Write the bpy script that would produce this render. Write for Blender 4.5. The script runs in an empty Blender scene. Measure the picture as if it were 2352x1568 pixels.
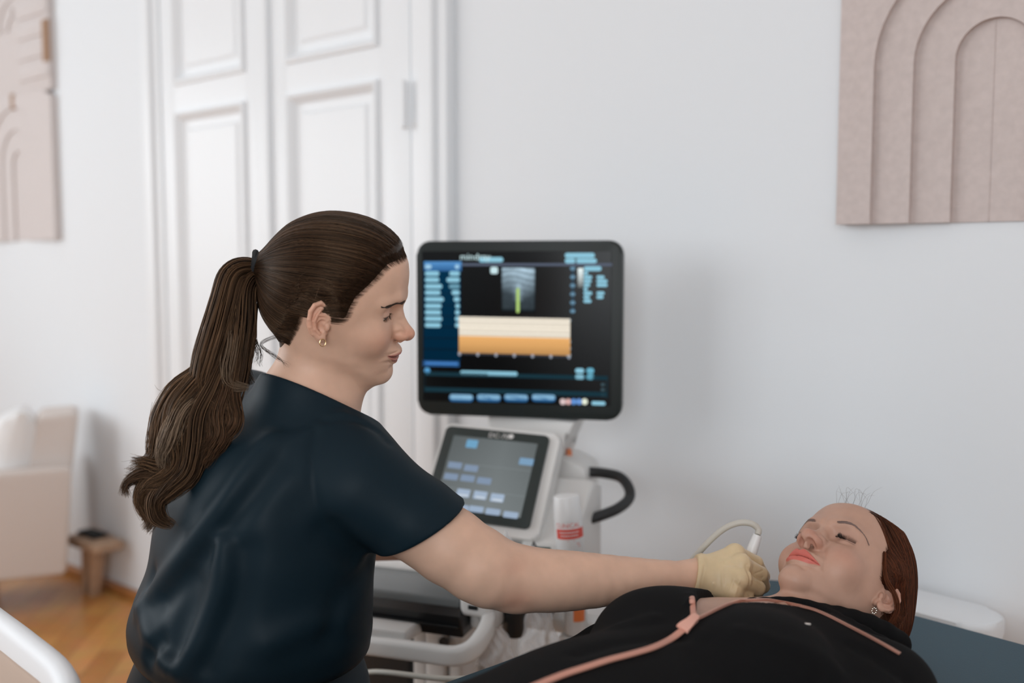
import bpy, bmesh, math, random
import numpy as np
from mathutils import Matrix, Vector

C = bpy.context.scene.collection
rng = np.random.default_rng(7)
# ------------------------------------------------------------------ camera frame
# (u, v, z): u = right of the camera, v = straight ahead on the level, z = up from the floor (metres)
F_PX, HZ, CAM_H = 2300.0, 184.0, 1.32
PITCH = math.atan(HZ / F_PX)
CP, SP = math.cos(PITCH), math.sin(PITCH)
YAW = math.radians(39.6)                      # the camera looks 39.6 degrees to the left of the long wall's normal
CY, SY = math.cos(YAW), math.sin(YAW)
MW = np.array([[CY, -SY, 0], [SY, CY, 0], [0, 0, 1.0]])
WALL_Y = 2.025


def W(P):
    return np.asarray(P, float) @ MW.T


def A(px, py, V):
    """a point V metres ahead on the line of sight of a photo position"""
    x = (px - 1176) / F_PX
    y = -(py - 784) / F_PX
    d = np.array([x, CP + y * SP, -SP + y * CP])
    d = d * (V / d[1])
    d[2] += CAM_H
    return d


def ray(px, py):
    d = A(px, py, 1.0) - np.array([0, 0, CAM_H])
    return np.array([0, 0, CAM_H]), d / np.linalg.norm(d)


def onplane(px, py, p0, n):
    o, d = ray(px, py)
    return o + d * (np.dot(p0 - o, n) / np.dot(d, n))


def wallxz(px, py):
    o, d = ray(px, py)
    o, d = W(o), W(d)
    p = o + d * ((WALL_Y - o[1]) / d[1])
    return p[0], p[2]


# ------------------------------------------------------------------ materials
def mat(name, col, rough=0.5, metal=0.0, spec=0.5, bump=None, var=None, attr=None, sss=0.0, sssr=(1, .35, .2), alpha=1.0,
        sheen=0.0, coat=0.0, emit=0.0, trans=0.0, aniso=0.0, sheen_tint=None, scale=0.01):
    m = bpy.data.materials.new(name)
    m.use_nodes = True
    nt = m.node_tree
    b = nt.nodes['Principled BSDF']
    b.inputs['Base Color'].default_value = (*col, 1)
    b.inputs['Roughness'].default_value = rough
    b.inputs['Metallic'].default_value = metal
    b.inputs['Specular IOR Level'].default_value = spec
    b.inputs['Subsurface Weight'].default_value = sss
    b.inputs['Subsurface Radius'].default_value = sssr
    b.inputs['Subsurface Scale'].default_value = scale
    b.inputs['Sheen Weight'].default_value = sheen
    if sheen_tint:
        b.inputs['Sheen Tint'].default_value = (*sheen_tint, 1)
    b.inputs['Coat Weight'].default_value = coat
    b.inputs['Alpha'].default_value = alpha
    b.inputs['Transmission Weight'].default_value = trans
    b.inputs['Anisotropic'].default_value = aniso
    tc = nt.nodes.new('ShaderNodeTexCoord')
    src = None
    if attr:
        a = nt.nodes.new('ShaderNodeAttribute')
        a.attribute_name = attr
        src = a.outputs['Color']
        if emit:
            nt.links.new(src, b.inputs['Emission Color'])
            b.inputs['Emission Strength'].default_value = emit
    elif emit:
        b.inputs['Emission Color'].default_value = (*col, 1)
        b.inputs['Emission Strength'].default_value = emit
    if var:                                   # (noise scale, amount)
        n = nt.nodes.new('ShaderNodeTexNoise')
        n.inputs['Scale'].default_value = var[0]
        n.inputs['Detail'].default_value = 4
        nt.links.new(tc.outputs['Object'], n.inputs['Vector'])
        mx = nt.nodes.new('ShaderNodeMix')
        mx.data_type = 'RGBA'
        mx.blend_type = 'MULTIPLY'
        mx.inputs[0].default_value = 1.0
        rp = nt.nodes.new('ShaderNodeValToRGB')
        rp.color_ramp.elements[0].position = 0.3
        rp.color_ramp.elements[1].position = 0.7
        lo = 1 - var[1]
        rp.color_ramp.elements[0].color = (lo, lo, lo, 1)
        rp.color_ramp.elements[1].color = (1, 1, 1, 1)
        nt.links.new(n.outputs['Fac'], rp.inputs['Fac'])
        nt.links.new(rp.outputs['Color'], mx.inputs[7])
        if src:
            nt.links.new(src, mx.inputs[6])
        else:
            mx.inputs[6].default_value = (*col, 1)
        src = mx.outputs[2]
    if src:
        nt.links.new(src, b.inputs['Base Color'])
    if bump:                                  # (noise scale, strength, distance)
        n = nt.nodes.new('ShaderNodeTexNoise')
        n.inputs['Scale'].default_value = bump[0]
        n.inputs['Detail'].default_value = 3
        nt.links.new(tc.outputs['Object'], n.inputs['Vector'])
        bp = nt.nodes.new('ShaderNodeBump')
        bp.inputs['Strength'].default_value = bump[1]
        bp.inputs['Distance'].default_value = bump[2]
        nt.links.new(n.outputs['Fac'], bp.inputs['Height'])
        nt.links.new(bp.outputs['Normal'], b.inputs['Normal'])
    return m


# ------------------------------------------------------------------ objects
def thing(name, label, cat, base, group=None):
    """an Empty at the thing's base (base in world coordinates) that parents its parts"""
    o = bpy.data.objects.new(name, None)
    o.empty_display_size = 0.05
    C.objects.link(o)
    o.location = base
    tag(o, label, cat, group)
    return o


def tag(o, label=None, cat=None, group=None, kind=None):
    if label: o['label'] = label
    if cat: o['category'] = cat
    if group: o['group'] = group
    if kind: o['kind'] = kind
    return o


def origin(parent):
    p = np.zeros(3)
    while parent is not None:
        p = p + np.array(parent.location)
        parent = parent.parent
    return p


def mk(name, verts, faces, m, parent=None, smooth=True, col=None, label=None):
    """one mesh object from world-space vertices; faces is an (n,4)/(n,3) array or a list of tuples"""
    verts = np.asarray(verts, float)
    base = origin(parent) if parent is not None else verts.mean(0) * 0
    me = bpy.data.meshes.new(name)
    vv = verts - base
    if isinstance(faces, np.ndarray):
        k = faces.shape[1]
        me.vertices.add(len(vv)); me.vertices.foreach_set('co', vv.ravel())
        me.loops.add(faces.size); me.loops.foreach_set('vertex_index', faces.ravel().astype(np.int32))
        me.polygons.add(len(faces)); me.polygons.foreach_set('loop_start', np.arange(0, faces.size, k, dtype=np.int32))
        me.update(calc_edges=True)
        me.validate()
    else:
        me.from_pydata([tuple(x) for x in vv], [], [tuple(int(i) for i in f) for f in faces])
    if smooth:
        me.polygons.foreach_set('use_smooth', np.ones(len(me.polygons), bool))
    if col is not None:
        a = me.color_attributes.new('col', 'FLOAT_COLOR', 'POINT')
        cc = np.ones((len(vv), 4)); cc[:, :3] = col
        a.data.foreach_set('color', cc.ravel())
    me.materials.append(m)
    o = bpy.data.objects.new(name, me)
    C.objects.link(o)
    if parent is not None:
        o.parent = parent
    if label: o['label'] = label
    return o


class MB:
    """collects shapes (vertices in world space) into one mesh"""
    def __init__(s): s.v = []; s.f = []; s.c = []; s.n = 0
    def add(s, v, f, col=(1, 1, 1)):
        v = np.asarray(v, float)
        s.v.append(v); s.f += [tuple(int(i) + s.n for i in q) for q in f]
        c = np.asarray(col, float)
        s.c.append(np.tile(c, (len(v), 1)) if c.ndim == 1 else c); s.n += len(v)
        return s
    def build(s, name, m, parent=None, smooth=True, label=None, col=False, sharp=35):
        o = mk(name, np.concatenate(s.v), s.f, m, parent, smooth, np.concatenate(s.c) if col else None, label)
        if smooth and sharp:
            o.data.set_sharp_from_angle(angle=math.radians(sharp))
        return o


def bm_out(bm):
    bmesh.ops.recalc_face_normals(bm, faces=bm.faces)
    bm.verts.index_update()
    v = np.array([x.co[:] for x in bm.verts]); f = [[x.index for x in q.verts] for q in bm.faces]
    bm.free()
    return v, f


class Frame:
    """a local frame (origin, three axes in u,v,z) whose coordinates come out in world space"""
    def __init__(s, o, x, y, z): s.o = np.asarray(o, float); s.R = np.stack([np.asarray(q, float) / np.linalg.norm(q) for q in (x, y, z)], 1)
    def __call__(s, P): return W(np.asarray(P, float) @ s.R.T + s.o)
    def uvz(s, P): return np.asarray(P, float) @ s.R.T + s.o
    def inv(s, P): return (np.asarray(P, float) - s.o) @ s.R


WORLD = lambda P: np.asarray(P, float)


def box(c, size, bev=0.0, seg=3, taper=None):
    bm = bmesh.new()
    bmesh.ops.create_cube(bm, size=1)
    for v in bm.verts:
        v.co = Vector((v.co.x * size[0], v.co.y * size[1], v.co.z * size[2]))
        if taper and v.co.z > 0:
            v.co.x *= taper[0]; v.co.y *= taper[1]
        v.co += Vector(c)
    if bev:
        bmesh.ops.bevel(bm, geom=bm.edges[:], offset=bev, segments=seg, profile=0.5, affect='EDGES')
    return bm_out(bm)


def prism(pts, d0, d1, bev=0.0, seg=2, axis=1):
    """a polygon (list of 2-D points) extruded from d0 to d1 along the given axis"""
    bm = bmesh.new()
    def P(a, b, d): return {0: (d, a, b), 1: (a, d, b), 2: (a, b, d)}[axis]
    v0 = [bm.verts.new(P(a, b, d0)) for a, b in pts]
    v1 = [bm.verts.new(P(a, b, d1)) for a, b in pts]
    n = len(pts)
    f0 = bm.faces.new(v0); f1 = bm.faces.new(v1[::-1])
    for i in range(n):
        bm.faces.new((v0[i], v0[(i + 1) % n], v1[(i + 1) % n], v1[i]))
    if bev:
        bmesh.ops.bevel(bm, geom=list(f0.edges) + list(f1.edges), offset=bev, segments=seg, profile=0.5, affect='EDGES')
    return bm_out(bm)


def rrect(w, h, r, n=8, cx=0, cy=0):
    out = []
    for k, (sx, sy) in enumerate(((1, 1), (-1, 1), (-1, -1), (1, -1))):
        for i in range(n + 1):
            a = math.pi / 2 * (k + i / n)
            out.append((cx + sx * (w / 2 - r) + r * math.cos(a), cy + sy * (h / 2 - r) + r * math.sin(a)))
    return out


def lathe(prof, n=40, c=(0, 0, 0), cap=True):
    v, f = [], []
    for r, z in prof:
        for i in range(n):
            a = 2 * math.pi * i / n
            v.append((c[0] + r * math.cos(a), c[1] + r * math.sin(a), c[2] + z))
    for j in range(len(prof) - 1):
        for i in range(n):
            f.append((j * n + i, j * n + (i + 1) % n, (j + 1) * n + (i + 1) % n, (j + 1) * n + i))
    if cap:
        f.append(tuple(range(n))[::-1]); f.append(tuple((len(prof) - 1) * n + i for i in range(n)))
    return np.array(v), f


def spline(pts, n):
    """centripetal-ish Catmull-Rom through points (any dimension)"""
    p = np.asarray(pts, float)
    q = np.vstack([2 * p[0] - p[1], p, 2 * p[-1] - p[-2]])
    m = len(p) - 1
    t = np.linspace(0, m, n)
    i = np.minimum(t.astype(int), m - 1)
    s = (t - i)[:, None]
    a, b, c, d = q[i], q[i + 1], q[i + 2], q[i + 3]
    return 0.5 * (2 * b + (c - a) * s + (2 * a - 5 * b + 4 * c - d) * s ** 2 + (3 * b - a - 3 * c + d) * s ** 3)


def tube(pts, r, n=10, cap=True, flat=None):
    """a tube along points; r a number or one per point; flat = (ratio) squashes it"""
    P = np.asarray(pts, float)
    k = len(P)
    r = np.broadcast_to(np.asarray(r, float), (k,))
    T = np.gradient(P, axis=0); T /= np.linalg.norm(T, axis=1)[:, None] + 1e-12
    up = np.array([0, 0, 1.0]) if abs(T[0][2]) < .9 else np.array([1.0, 0, 0])
    X = np.cross(up, T[0]); X /= np.linalg.norm(X)
    v = []
    ang = np.arange(n) * 2 * math.pi / n
    for i in range(k):
        X = X - T[i] * (X @ T[i]); X /= np.linalg.norm(X)
        Y = np.cross(T[i], X)
        v.append(P[i] + r[i] * (np.cos(ang)[:, None] * X + (flat or 1) * np.sin(ang)[:, None] * Y))
    f = []
    for j in range(k - 1):
        for i in range(n):
            f.append((j * n + i, j * n + (i + 1) % n, (j + 1) * n + (i + 1) % n, (j + 1) * n + i))
    if cap:
        f.append(tuple(range(n))[::-1]); f.append(tuple((k - 1) * n + i for i in range(n)))
    return np.concatenate(v), f


def strands(paths, rad, cols=None, taper=0.35, root=1.0):
    """thin three-sided tubes; paths (n,k,3), rad (n,) -> vertices, quads, colours"""
    P = np.asarray(paths, float)
    n, k, _ = P.shape
    T = np.gradient(P, axis=1); T /= np.linalg.norm(T, axis=2)[:, :, None] + 1e-12
    ref = np.array([0.3, -0.9, 0.31]); ref /= np.linalg.norm(ref)
    X = np.cross(T, ref); X /= np.linalg.norm(X, axis=2)[:, :, None] + 1e-9
    Y = np.cross(T, X)
    t = np.linspace(0, 1, k)
    prof = 1 - (1 - taper) * np.clip((t - .55) / .45, 0, 1)
    prof = prof * (root + (1 - root) * np.clip(t / .16, 0, 1))
    R = np.asarray(rad, float)[:, None, None, None] * prof[None, :, None, None]
    ang = np.arange(3) * 2 * math.pi / 3
    V = P[:, :, None, :] + R * (np.cos(ang)[None, None, :, None] * X[:, :, None, :] + np.sin(ang)[None, None, :, None] * Y[:, :, None, :])
    idx = np.arange(n * k * 3).reshape(n, k, 3)
    q = []
    for i in range(3):
        j = (i + 1) % 3
        q.append(np.stack([idx[:, :-1, i], idx[:, :-1, j], idx[:, 1:, j], idx[:, 1:, i]], -1).reshape(-1, 4))
    cc = None
    if cols is not None:
        cc = np.repeat(np.asarray(cols, float), k * 3, axis=0)
    return V.reshape(-1, 3), np.concatenate(q), cc


# ------------------------------------------------------------------ implicit surfaces
def smin(a, b, k):
    h = np.clip(0.5 + 0.5 * (b - a) / k, 0, 1)
    return b + (a - b) * h - k * h * (1 - h)


def smax(a, b, k): return -smin(-a, -b, k)


def cone(P, a, b, ra, rb):
    a = np.asarray(a, float); b = np.asarray(b, float)
    ab = b - a
    t = np.clip((P - a) @ ab / (ab @ ab), 0, 1)
    return np.linalg.norm(P - a - t[:, None] * ab, axis=1) - (ra + (rb - ra) * t)


def chain(P, pts, rad, k=0.0):
    d = None
    for i in range(len(pts) - 1):
        e = cone(P, pts[i], pts[i + 1], rad[i], rad[i + 1])
        d = e if d is None else (np.minimum(d, e) if k == 0 else smin(d, e, k))
    return d


def schain(P, pts, rad, n=14):
    """a smooth limb: cones along a spline through points with their radii"""
    q = spline(np.hstack([np.asarray(pts, float), np.asarray(rad, float)[:, None]]), n)
    return chain(P, q[:, :3], q[:, 3], .006) + .0006


def ell(P, c, r, R=None):
    q = P - np.asarray(c, float)
    if R is not None: q = q @ R
    r = np.asarray(r, float)
    k0 = np.linalg.norm(q / r, axis=1)
    k1 = np.linalg.norm(q / r ** 2, axis=1) + 1e-9
    return k0 * (k0 - 1) / k1


def polyd(P, pts):
    """distance to a polyline"""
    d = None
    for a, b in zip(pts[:-1], pts[1:]):
        e = cone(P, a, b, 0, 0)
        d = e if d is None else np.minimum(d, e)
    return d


def sd_poly(q, poly):
    """signed distance to a 2-D polygon, negative inside"""
    poly = np.asarray(poly, float)
    d = np.full(len(q), 1e9); s = np.ones(len(q))
    n = len(poly)
    j = n - 1
    for i in range(n):
        e = poly[j] - poly[i]; w = q - poly[i]
        b = w - e * np.clip((w @ e) / (e @ e), 0, 1)[:, None]
        d = np.minimum(d, (b ** 2).sum(1))
        c1 = q[:, 1] >= poly[i][1]; c2 = q[:, 1] < poly[j][1]; c3 = e[0] * w[:, 1] > e[1] * w[:, 0]
        flip = (c1 & c2 & c3) | (~c1 & ~c2 & ~c3)
        s = np.where(flip, -s, s)
        j = i
    return s * np.sqrt(d)


def grad(fn, P, e=4e-4):
    k = np.array([[1, -1, -1], [-1, -1, 1], [-1, 1, -1], [1, 1, 1.0]])
    g = np.zeros_like(P)
    for q in k: g += q * fn(P + q * e)[:, None]
    return g / (4 * e)


def snap(fn, P, it=3, lim=0.004):
    for _ in range(it):
        d = fn(P); g = grad(fn, P)
        s = d / np.maximum((g ** 2).sum(1), 0.05)
        s = np.clip(s, -lim, lim)
        P = P - s[:, None] * g
    return P


def nets(fn, lo, hi, h, lip=1.7):
    """surface nets over the active blocks of a box -> vertices, quads"""
    lo = np.asarray(lo, float); hi = np.asarray(hi, float)
    B = 8
    nb = np.ceil((hi - lo) / (h * B)).astype(int)
    gi = np.stack(np.meshgrid(*[np.arange(n) for n in nb], indexing='ij'), -1).reshape(-1, 3)
    cen = lo + (gi + 0.5) * h * B
    d = fn(cen)
    act = gi[np.abs(d) < h * B * 0.87 * lip]
    off = np.stack(np.meshgrid(*[np.arange(B + 1)] * 3, indexing='ij'), -1).reshape(-1, 3)
    dims = nb * B + 2
    def cid(c): return (c[..., 0] * dims[1] + c[..., 1]) * dims[2] + c[..., 2]
    vid, vpos, edges = [], [], []
    for s in range(0, len(act), 400):
        bl = act[s:s + 400]
        gp = bl[:, None, :] * B + off[None]
        val = np.empty(gp.shape[:2])
        flat = lo + gp.reshape(-1, 3) * h
        val = fn(flat).reshape(len(bl), B + 1, B + 1, B + 1)
        ins = val < 0
        base = bl * B
        c = [val[:, i:B + i, j:B + j, k:B + k] for i in (0, 1) for j in (0, 1) for k in (0, 1)]
        sg = np.stack([x < 0 for x in c], -1)
        mixed = sg.any(-1) & ~sg.all(-1)
        b, i, j, k = np.nonzero(mixed)
        if len(b) == 0: continue
        cv = np.stack([x[b, i, j, k] for x in c], -1)
        co = np.array([[x, y, z] for x in (0, 1) for y in (0, 1) for z in (0, 1)], float)
        acc = np.zeros((len(b), 3)); cnt = np.zeros(len(b))
        for p in range(8):
            for q in range(p + 1, 8):
                if np.abs(co[p] - co[q]).sum() != 1: continue
                m = (cv[:, p] < 0) != (cv[:, q] < 0)
                t = cv[:, p] / np.where(m, cv[:, p] - cv[:, q], 1)
                pt = co[p] + t[:, None] * (co[q] - co[p])
                acc += np.where(m[:, None], pt, 0); cnt += m
        cell = base[b] + np.stack([i, j, k], -1)
        vid.append(cid(cell)); vpos.append(lo + (cell + acc / cnt[:, None]) * h)
        for ax in range(3):
            q = [1, 2, 4][::-1][ax]
            m = (cv[:, 0] < 0) != (cv[:, q] < 0)
            edges.append((ax, cell[m], cv[m, 0] < 0))
    vid = np.concatenate(vid); vpos = np.concatenate(vpos)
    o = np.argsort(vid); vid = vid[o]; vpos = vpos[o]
    F = []
    for ax, c, neg in edges:
        if len(c) == 0: continue
        e1 = np.zeros(3, int); e2 = np.zeros(3, int)
        e1[(ax + 1) % 3] = 1; e2[(ax + 2) % 3] = 1
        ids = [cid(c), cid(c - e1), cid(c - e1 - e2), cid(c - e2)]
        ii = []; ok = np.ones(len(c), bool)
        for x in ids:
            p = np.clip(np.searchsorted(vid, x), 0, len(vid) - 1)
            ok &= vid[p] == x
            ii.append(p)
        q = np.stack(ii, -1)
        q = np.where(neg[:, None], q, q[:, ::-1])
        F.append(q[ok])
    return vpos, np.concatenate(F)


def relax(fn, V, F, it=2):
    """even out the quads along the surface, then settle them back on it"""
    for _ in range(it):
        i = np.concatenate([F[:, a] for a in range(4)] + [F[:, (a + 1) % 4] for a in range(4)])
        j = np.concatenate([F[:, (a + 1) % 4] for a in range(4)] + [F[:, a] for a in range(4)])
        cnt = np.bincount(i, minlength=len(V))
        acc = np.stack([np.bincount(i, V[j, k], len(V)) for k in range(3)], 1)
        V = V + 0.6 * (acc / np.maximum(cnt, 1)[:, None] - V)
        V = snap(fn, V, 1)
    return V


def refine(V, F, sel):
    """one 1-to-4 split of the faces whose vertices are all selected; borders are left as matching n-gons"""
    bm = bmesh.new()
    bv = [bm.verts.new(x) for x in V]
    for f in F:
        bm.faces.new([bv[i] for i in f])
    bm.verts.index_update()
    ed = [e for e in bm.edges if sel[e.verts[0].index] and sel[e.verts[1].index]]
    bmesh.ops.subdivide_edges(bm, edges=ed, cuts=1, use_grid_fill=True)
    bm.verts.index_update()
    v = np.array([x.co[:] for x in bm.verts]); f = [[q.index for q in p.verts] for p in bm.faces]
    bm.free()
    return v, f


def solid(fn, lo, hi, h, ref=(), it=2):
    """mesh of an implicit solid; ref = list of selectors fn(P)->bool, one per split"""
    V, F = nets(fn, lo, hi, h)
    V = snap(fn, V, 2, h)
    V = relax(fn, V, F, it)
    V = snap(fn, V, 2, h)
    k = rng.integers(0, len(F), min(400, len(F)))
    fn_n = np.cross(V[F[k, 2]] - V[F[k, 0]], V[F[k, 3]] - V[F[k, 1]])
    if ((fn_n * grad(fn, V[F[k]].mean(1))).sum(1)).mean() < 0: F = F[:, ::-1].copy()
    for s in ref:
        V, F = refine(V, F, s(V))
        k = s(V)
        V[k] = snap(fn, V[k], 2, h * .5)
    return V, F


def hits(fn, pts, v0=1.0, v1=2.2):
    """where the lines of sight of photo positions first meet a solid (misses are left out)"""
    o = np.array([0, 0, CAM_H])
    D = np.array([ray(*p)[1] for p in pts])
    t = np.full(len(D), v0); live = np.ones(len(D), bool); ok = np.zeros(len(D), bool)
    for _ in range(140):
        i = np.nonzero(live)[0]
        if len(i) == 0: break
        s = fn(o + D[i] * t[i, None])
        h_ = s < 2.5e-4
        ok[i[h_]] = True; live[i[h_]] = False
        t[i[~h_]] += np.maximum(s[~h_] * .75, 5e-4)
        live &= t < v1
    P = o + D * t[:, None]
    return [P[k] if ok[k] else None for k in range(len(D))]


def hit(fn, px, py): return hits(fn, [(px, py)])[0]


def hitl(fn, pts): return np.array([p for p in hits(fn, pts) if p is not None])


def local(P, c, rad, fn, out):
    """evaluate fn only near c; elsewhere the plain distance to that ball"""
    r = np.linalg.norm(P - c, axis=1)
    d = np.maximum(r - rad, 0.0) + out
    m = r < rad
    if m.any(): d[m] = fn(P[m])
    return d
# ------------------------------------------------------------------ the room
M_wall = mat('wall_paint', (.775, .80, .825), .75, spec=.2, bump=(60, .05, .002))
M_white = mat('white_lacquer', (.82, .84, .86), .35, spec=.35)
M_ceil = mat('ceiling_paint', (.86, .86, .86), .8)


def struct(name, m, v, f, smooth=False, parent=None):
    o = mk(name, v, f, m, parent, smooth)
    if smooth: o.data.set_sharp_from_angle(angle=math.radians(30))
    if parent is None: o['kind'] = 'structure'
    return o


def wbox(x0, x1, y0, y1, z0, z1, bev=0.0, seg=2):
    return box(((x0 + x1) / 2, (y0 + y1) / 2, (z0 + z1) / 2), (x1 - x0, y1 - y0, z1 - z0), bev, seg)


RX0, RX1, RY0, RH = -5.6, 1.9, -2.6, 3.3
struct('wall_back', M_wall, *wbox(RX0 - .1, RX1 + .1, WALL_Y, WALL_Y + .12, 0, RH))
struct('wall_right', M_wall, *wbox(RX1, RX1 + .1, RY0, WALL_Y, 0, RH))
struct('ceiling', M_ceil, *wbox(RX0 - .1, RX1 + .1, RY0, WALL_Y + .12, RH, RH + .1))

# parquet: short boards laid as a herringbone-like weave
m = bpy.data.materials.new('oak_parquet'); m.use_nodes = True
nt = m.node_tree; b = nt.nodes['Principled BSDF']; b.inputs['Roughness'].default_value = .32
tc = nt.nodes.new('ShaderNodeTexCoord'); mp = nt.nodes.new('ShaderNodeMapping'); mp.inputs['Rotation'].default_value[2] = math.radians(45)
br = nt.nodes.new('ShaderNodeTexBrick'); br.offset = .5; br.inputs['Scale'].default_value = 1.0
br.inputs['Brick Width'].default_value = .36; br.inputs['Row Height'].default_value = .09; br.inputs['Mortar Size'].default_value = .0012
br.inputs['Color1'].default_value = (.50, .205, .048, 1); br.inputs['Color2'].default_value = (.66, .315, .092, 1); br.inputs['Mortar'].default_value = (.22, .09, .03, 1)
wv = nt.nodes.new('ShaderNodeTexNoise'); wv.inputs['Scale'].default_value = 14; wv.inputs['Detail'].default_value = 5
mx = nt.nodes.new('ShaderNodeMix'); mx.data_type = 'RGBA'; mx.blend_type = 'MULTIPLY'; mx.inputs[0].default_value = .35
nt.links.new(tc.outputs['Object'], mp.inputs['Vector']); nt.links.new(mp.outputs['Vector'], br.inputs['Vector']); nt.links.new(mp.outputs['Vector'], wv.inputs['Vector'])
nt.links.new(br.outputs['Color'], mx.inputs[6]); nt.links.new(wv.outputs['Color'], mx.inputs[7]); nt.links.new(mx.outputs[2], b.inputs['Base Color'])
M_parquet = m
struct('floor', M_parquet, *wbox(RX0 - .1, RX1 + .1, RY0, WALL_Y + .12, -.1, 0))

# left wall with two tall windows (outside the picture, they let the daylight in)
WIN = [(-2.3, -1.0), (-.6, .7)]
WZ0, WZ1 = .75, 2.75
mb = MB()
ys = [RY0, WIN[0][0], WIN[0][1], WIN[1][0], WIN[1][1], WALL_Y]
for i in (0, 2, 4): mb.add(*wbox(RX0 - .1, RX0, ys[i], ys[i + 1], 0, RH))
for a, c in WIN:
    mb.add(*wbox(RX0 - .1, RX0, a, c, 0, WZ0)); mb.add(*wbox(RX0 - .1, RX0, a, c, WZ1, RH))
mb.build('wall_left', M_wall, None, False)['kind'] = 'structure'
for i, (a, c) in enumerate(WIN):
    w_ = bpy.data.objects.new('window_%d' % (i + 1), None); C.objects.link(w_); w_.location = (RX0 - .05, a, WZ0); w_['kind'] = 'structure'
    fr = MB()
    for y in (a + .03, (a + c) / 2, c - .03): fr.add(*wbox(RX0 - .07, RX0 - .03, y - .03, y + .03, WZ0, WZ1))
    for z in (WZ0 + .03, 2.15, WZ1 - .03): fr.add(*wbox(RX0 - .07, RX0 - .03, a, c, z - .03, z + .03))
    fr.build('window_frame', M_white, w_, False)

# wooden strip along the foot of the long wall
M_strip = mat('oak_strip', (.42, .17, .05), .4, var=(9, .3))
struct('baseboard_back', M_strip, *wbox(RX0, -3.42, WALL_Y - .03, WALL_Y, 0, .035, .008))
struct('trim_1', M_strip, *wbox(-1.86, RX1, WALL_Y - .03, WALL_Y, 0, .035, .008))

# double door: casing, two leaves with moulded panels, hinge
DX0, DX1 = -3.40, -1.875
mb = MB()
def casing(x0, x1):
    mb.add(*wbox(x0, x1, WALL_Y - .035, WALL_Y + .01, 0, 2.75, .006))
    mb.add(*wbox(x0 + .035, x1 - .035, WALL_Y - .052, WALL_Y - .02, 0, 2.75, .010, 3))
casing(DX0, DX0 + .125); casing(DX1 - .135, DX1)
mb.add(*wbox(DX0, DX1, WALL_Y - .035, WALL_Y + .01, 2.62, 2.75, .006))
d1 = bpy.data.objects.new('door_1', None); C.objects.link(d1); d1.location = (-2.64, WALL_Y, 0); d1['kind'] = 'structure'
mb.build('door_frame', M_white, d1)


def leaf(x0, x1, panels, front):
    """one door leaf: a slab whose panels step back through a moulding to a raised field"""
    q = MB()
    xs = [x0] + [p for pr in [(panels[0][0], panels[0][1])] for p in pr] + [x1]
    a, c = panels[0][0], panels[0][1]
    zs = [0.01]
    for p in sorted(panels, key=lambda p: p[2]): zs += [p[2], p[3]]
    zs.append(2.62)
    q.add(*wbox(x0, a, front, front + .035, .01, 2.62, .002)); q.add(*wbox(c, x1, front, front + .035, .01, 2.62, .002))
    for i in range(0, len(zs), 2): q.add(*wbox(a - .001, c + .001, front + .0003, front + .035, zs[i], zs[i + 1]))
    for (pa, pc, z0, z1) in panels:
        prof = [(0, 0), (.004, -.010), (.012, -.013), (.020, -.006), (.028, .008), (.034, .014), (.058, .014), (.070, .006)]
        V, F = [], []
        for (o, dp) in prof:
            V += [(pa + o, front + dp, z0 + o), (pc - o, front + dp, z0 + o), (pc - o, front + dp, z1 - o), (pa + o, front + dp, z1 - o)]
        for j in range(len(prof) - 1):
            for k in range(4):
                F.append((j * 4 + k, j * 4 + (k + 1) % 4, (j + 1) * 4 + (k + 1) % 4, (j + 1) * 4 + k))
        n = (len(prof) - 1) * 4
        F.append((n, n + 1, n + 2, n + 3))
        q.add(np.array(V), F)
    return q


leaf(-3.268, -2.690, [(-3.185, -2.772, 1.93, 2.50), (-3.185, -2.772, .72, 1.84), (-3.185, -2.772, .2, .62)], WALL_Y - .030).build('door_leaf', M_white, d1, sharp=25)
leaf(-2.655, -2.025, [(-2.570, -2.150, 1.93, 2.50), (-2.570, -2.150, .72, 1.84), (-2.570, -2.150, .2, .62)], WALL_Y - .022).build('door_leaf', M_white, d1, sharp=25)
MB().add(*wbox(-2.702, -2.648, WALL_Y - .040, WALL_Y - .012, .01, 2.62, .008)).build('cover_strip', M_white, d1)
for z in (1.75, .45):
    MB().add(*lathe([(.004, -.066), (.011, -.062), (.011, .062), (.004, .066)], 16, (-2.012, WALL_Y - .058, z))).build('hinge', M_white, d1)

# ------------------------------------------------------------------ relief panels on the wall
M_felt = mat('blush_felt', (.62, .535, .51), .95, spec=.1, var=(70, .10), bump=(450, .35, .0012))


def arch(cx, z0, zs, r, n=24):
    """outline of an arch opening: left foot, up, round, down to the right foot"""
    p = [(cx - r, z0)] + [(cx - r * math.cos(math.pi * i / n), zs + r * math.sin(math.pi * i / n)) for i in range(n + 1)] + [(cx + r, z0)]
    return p


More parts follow.
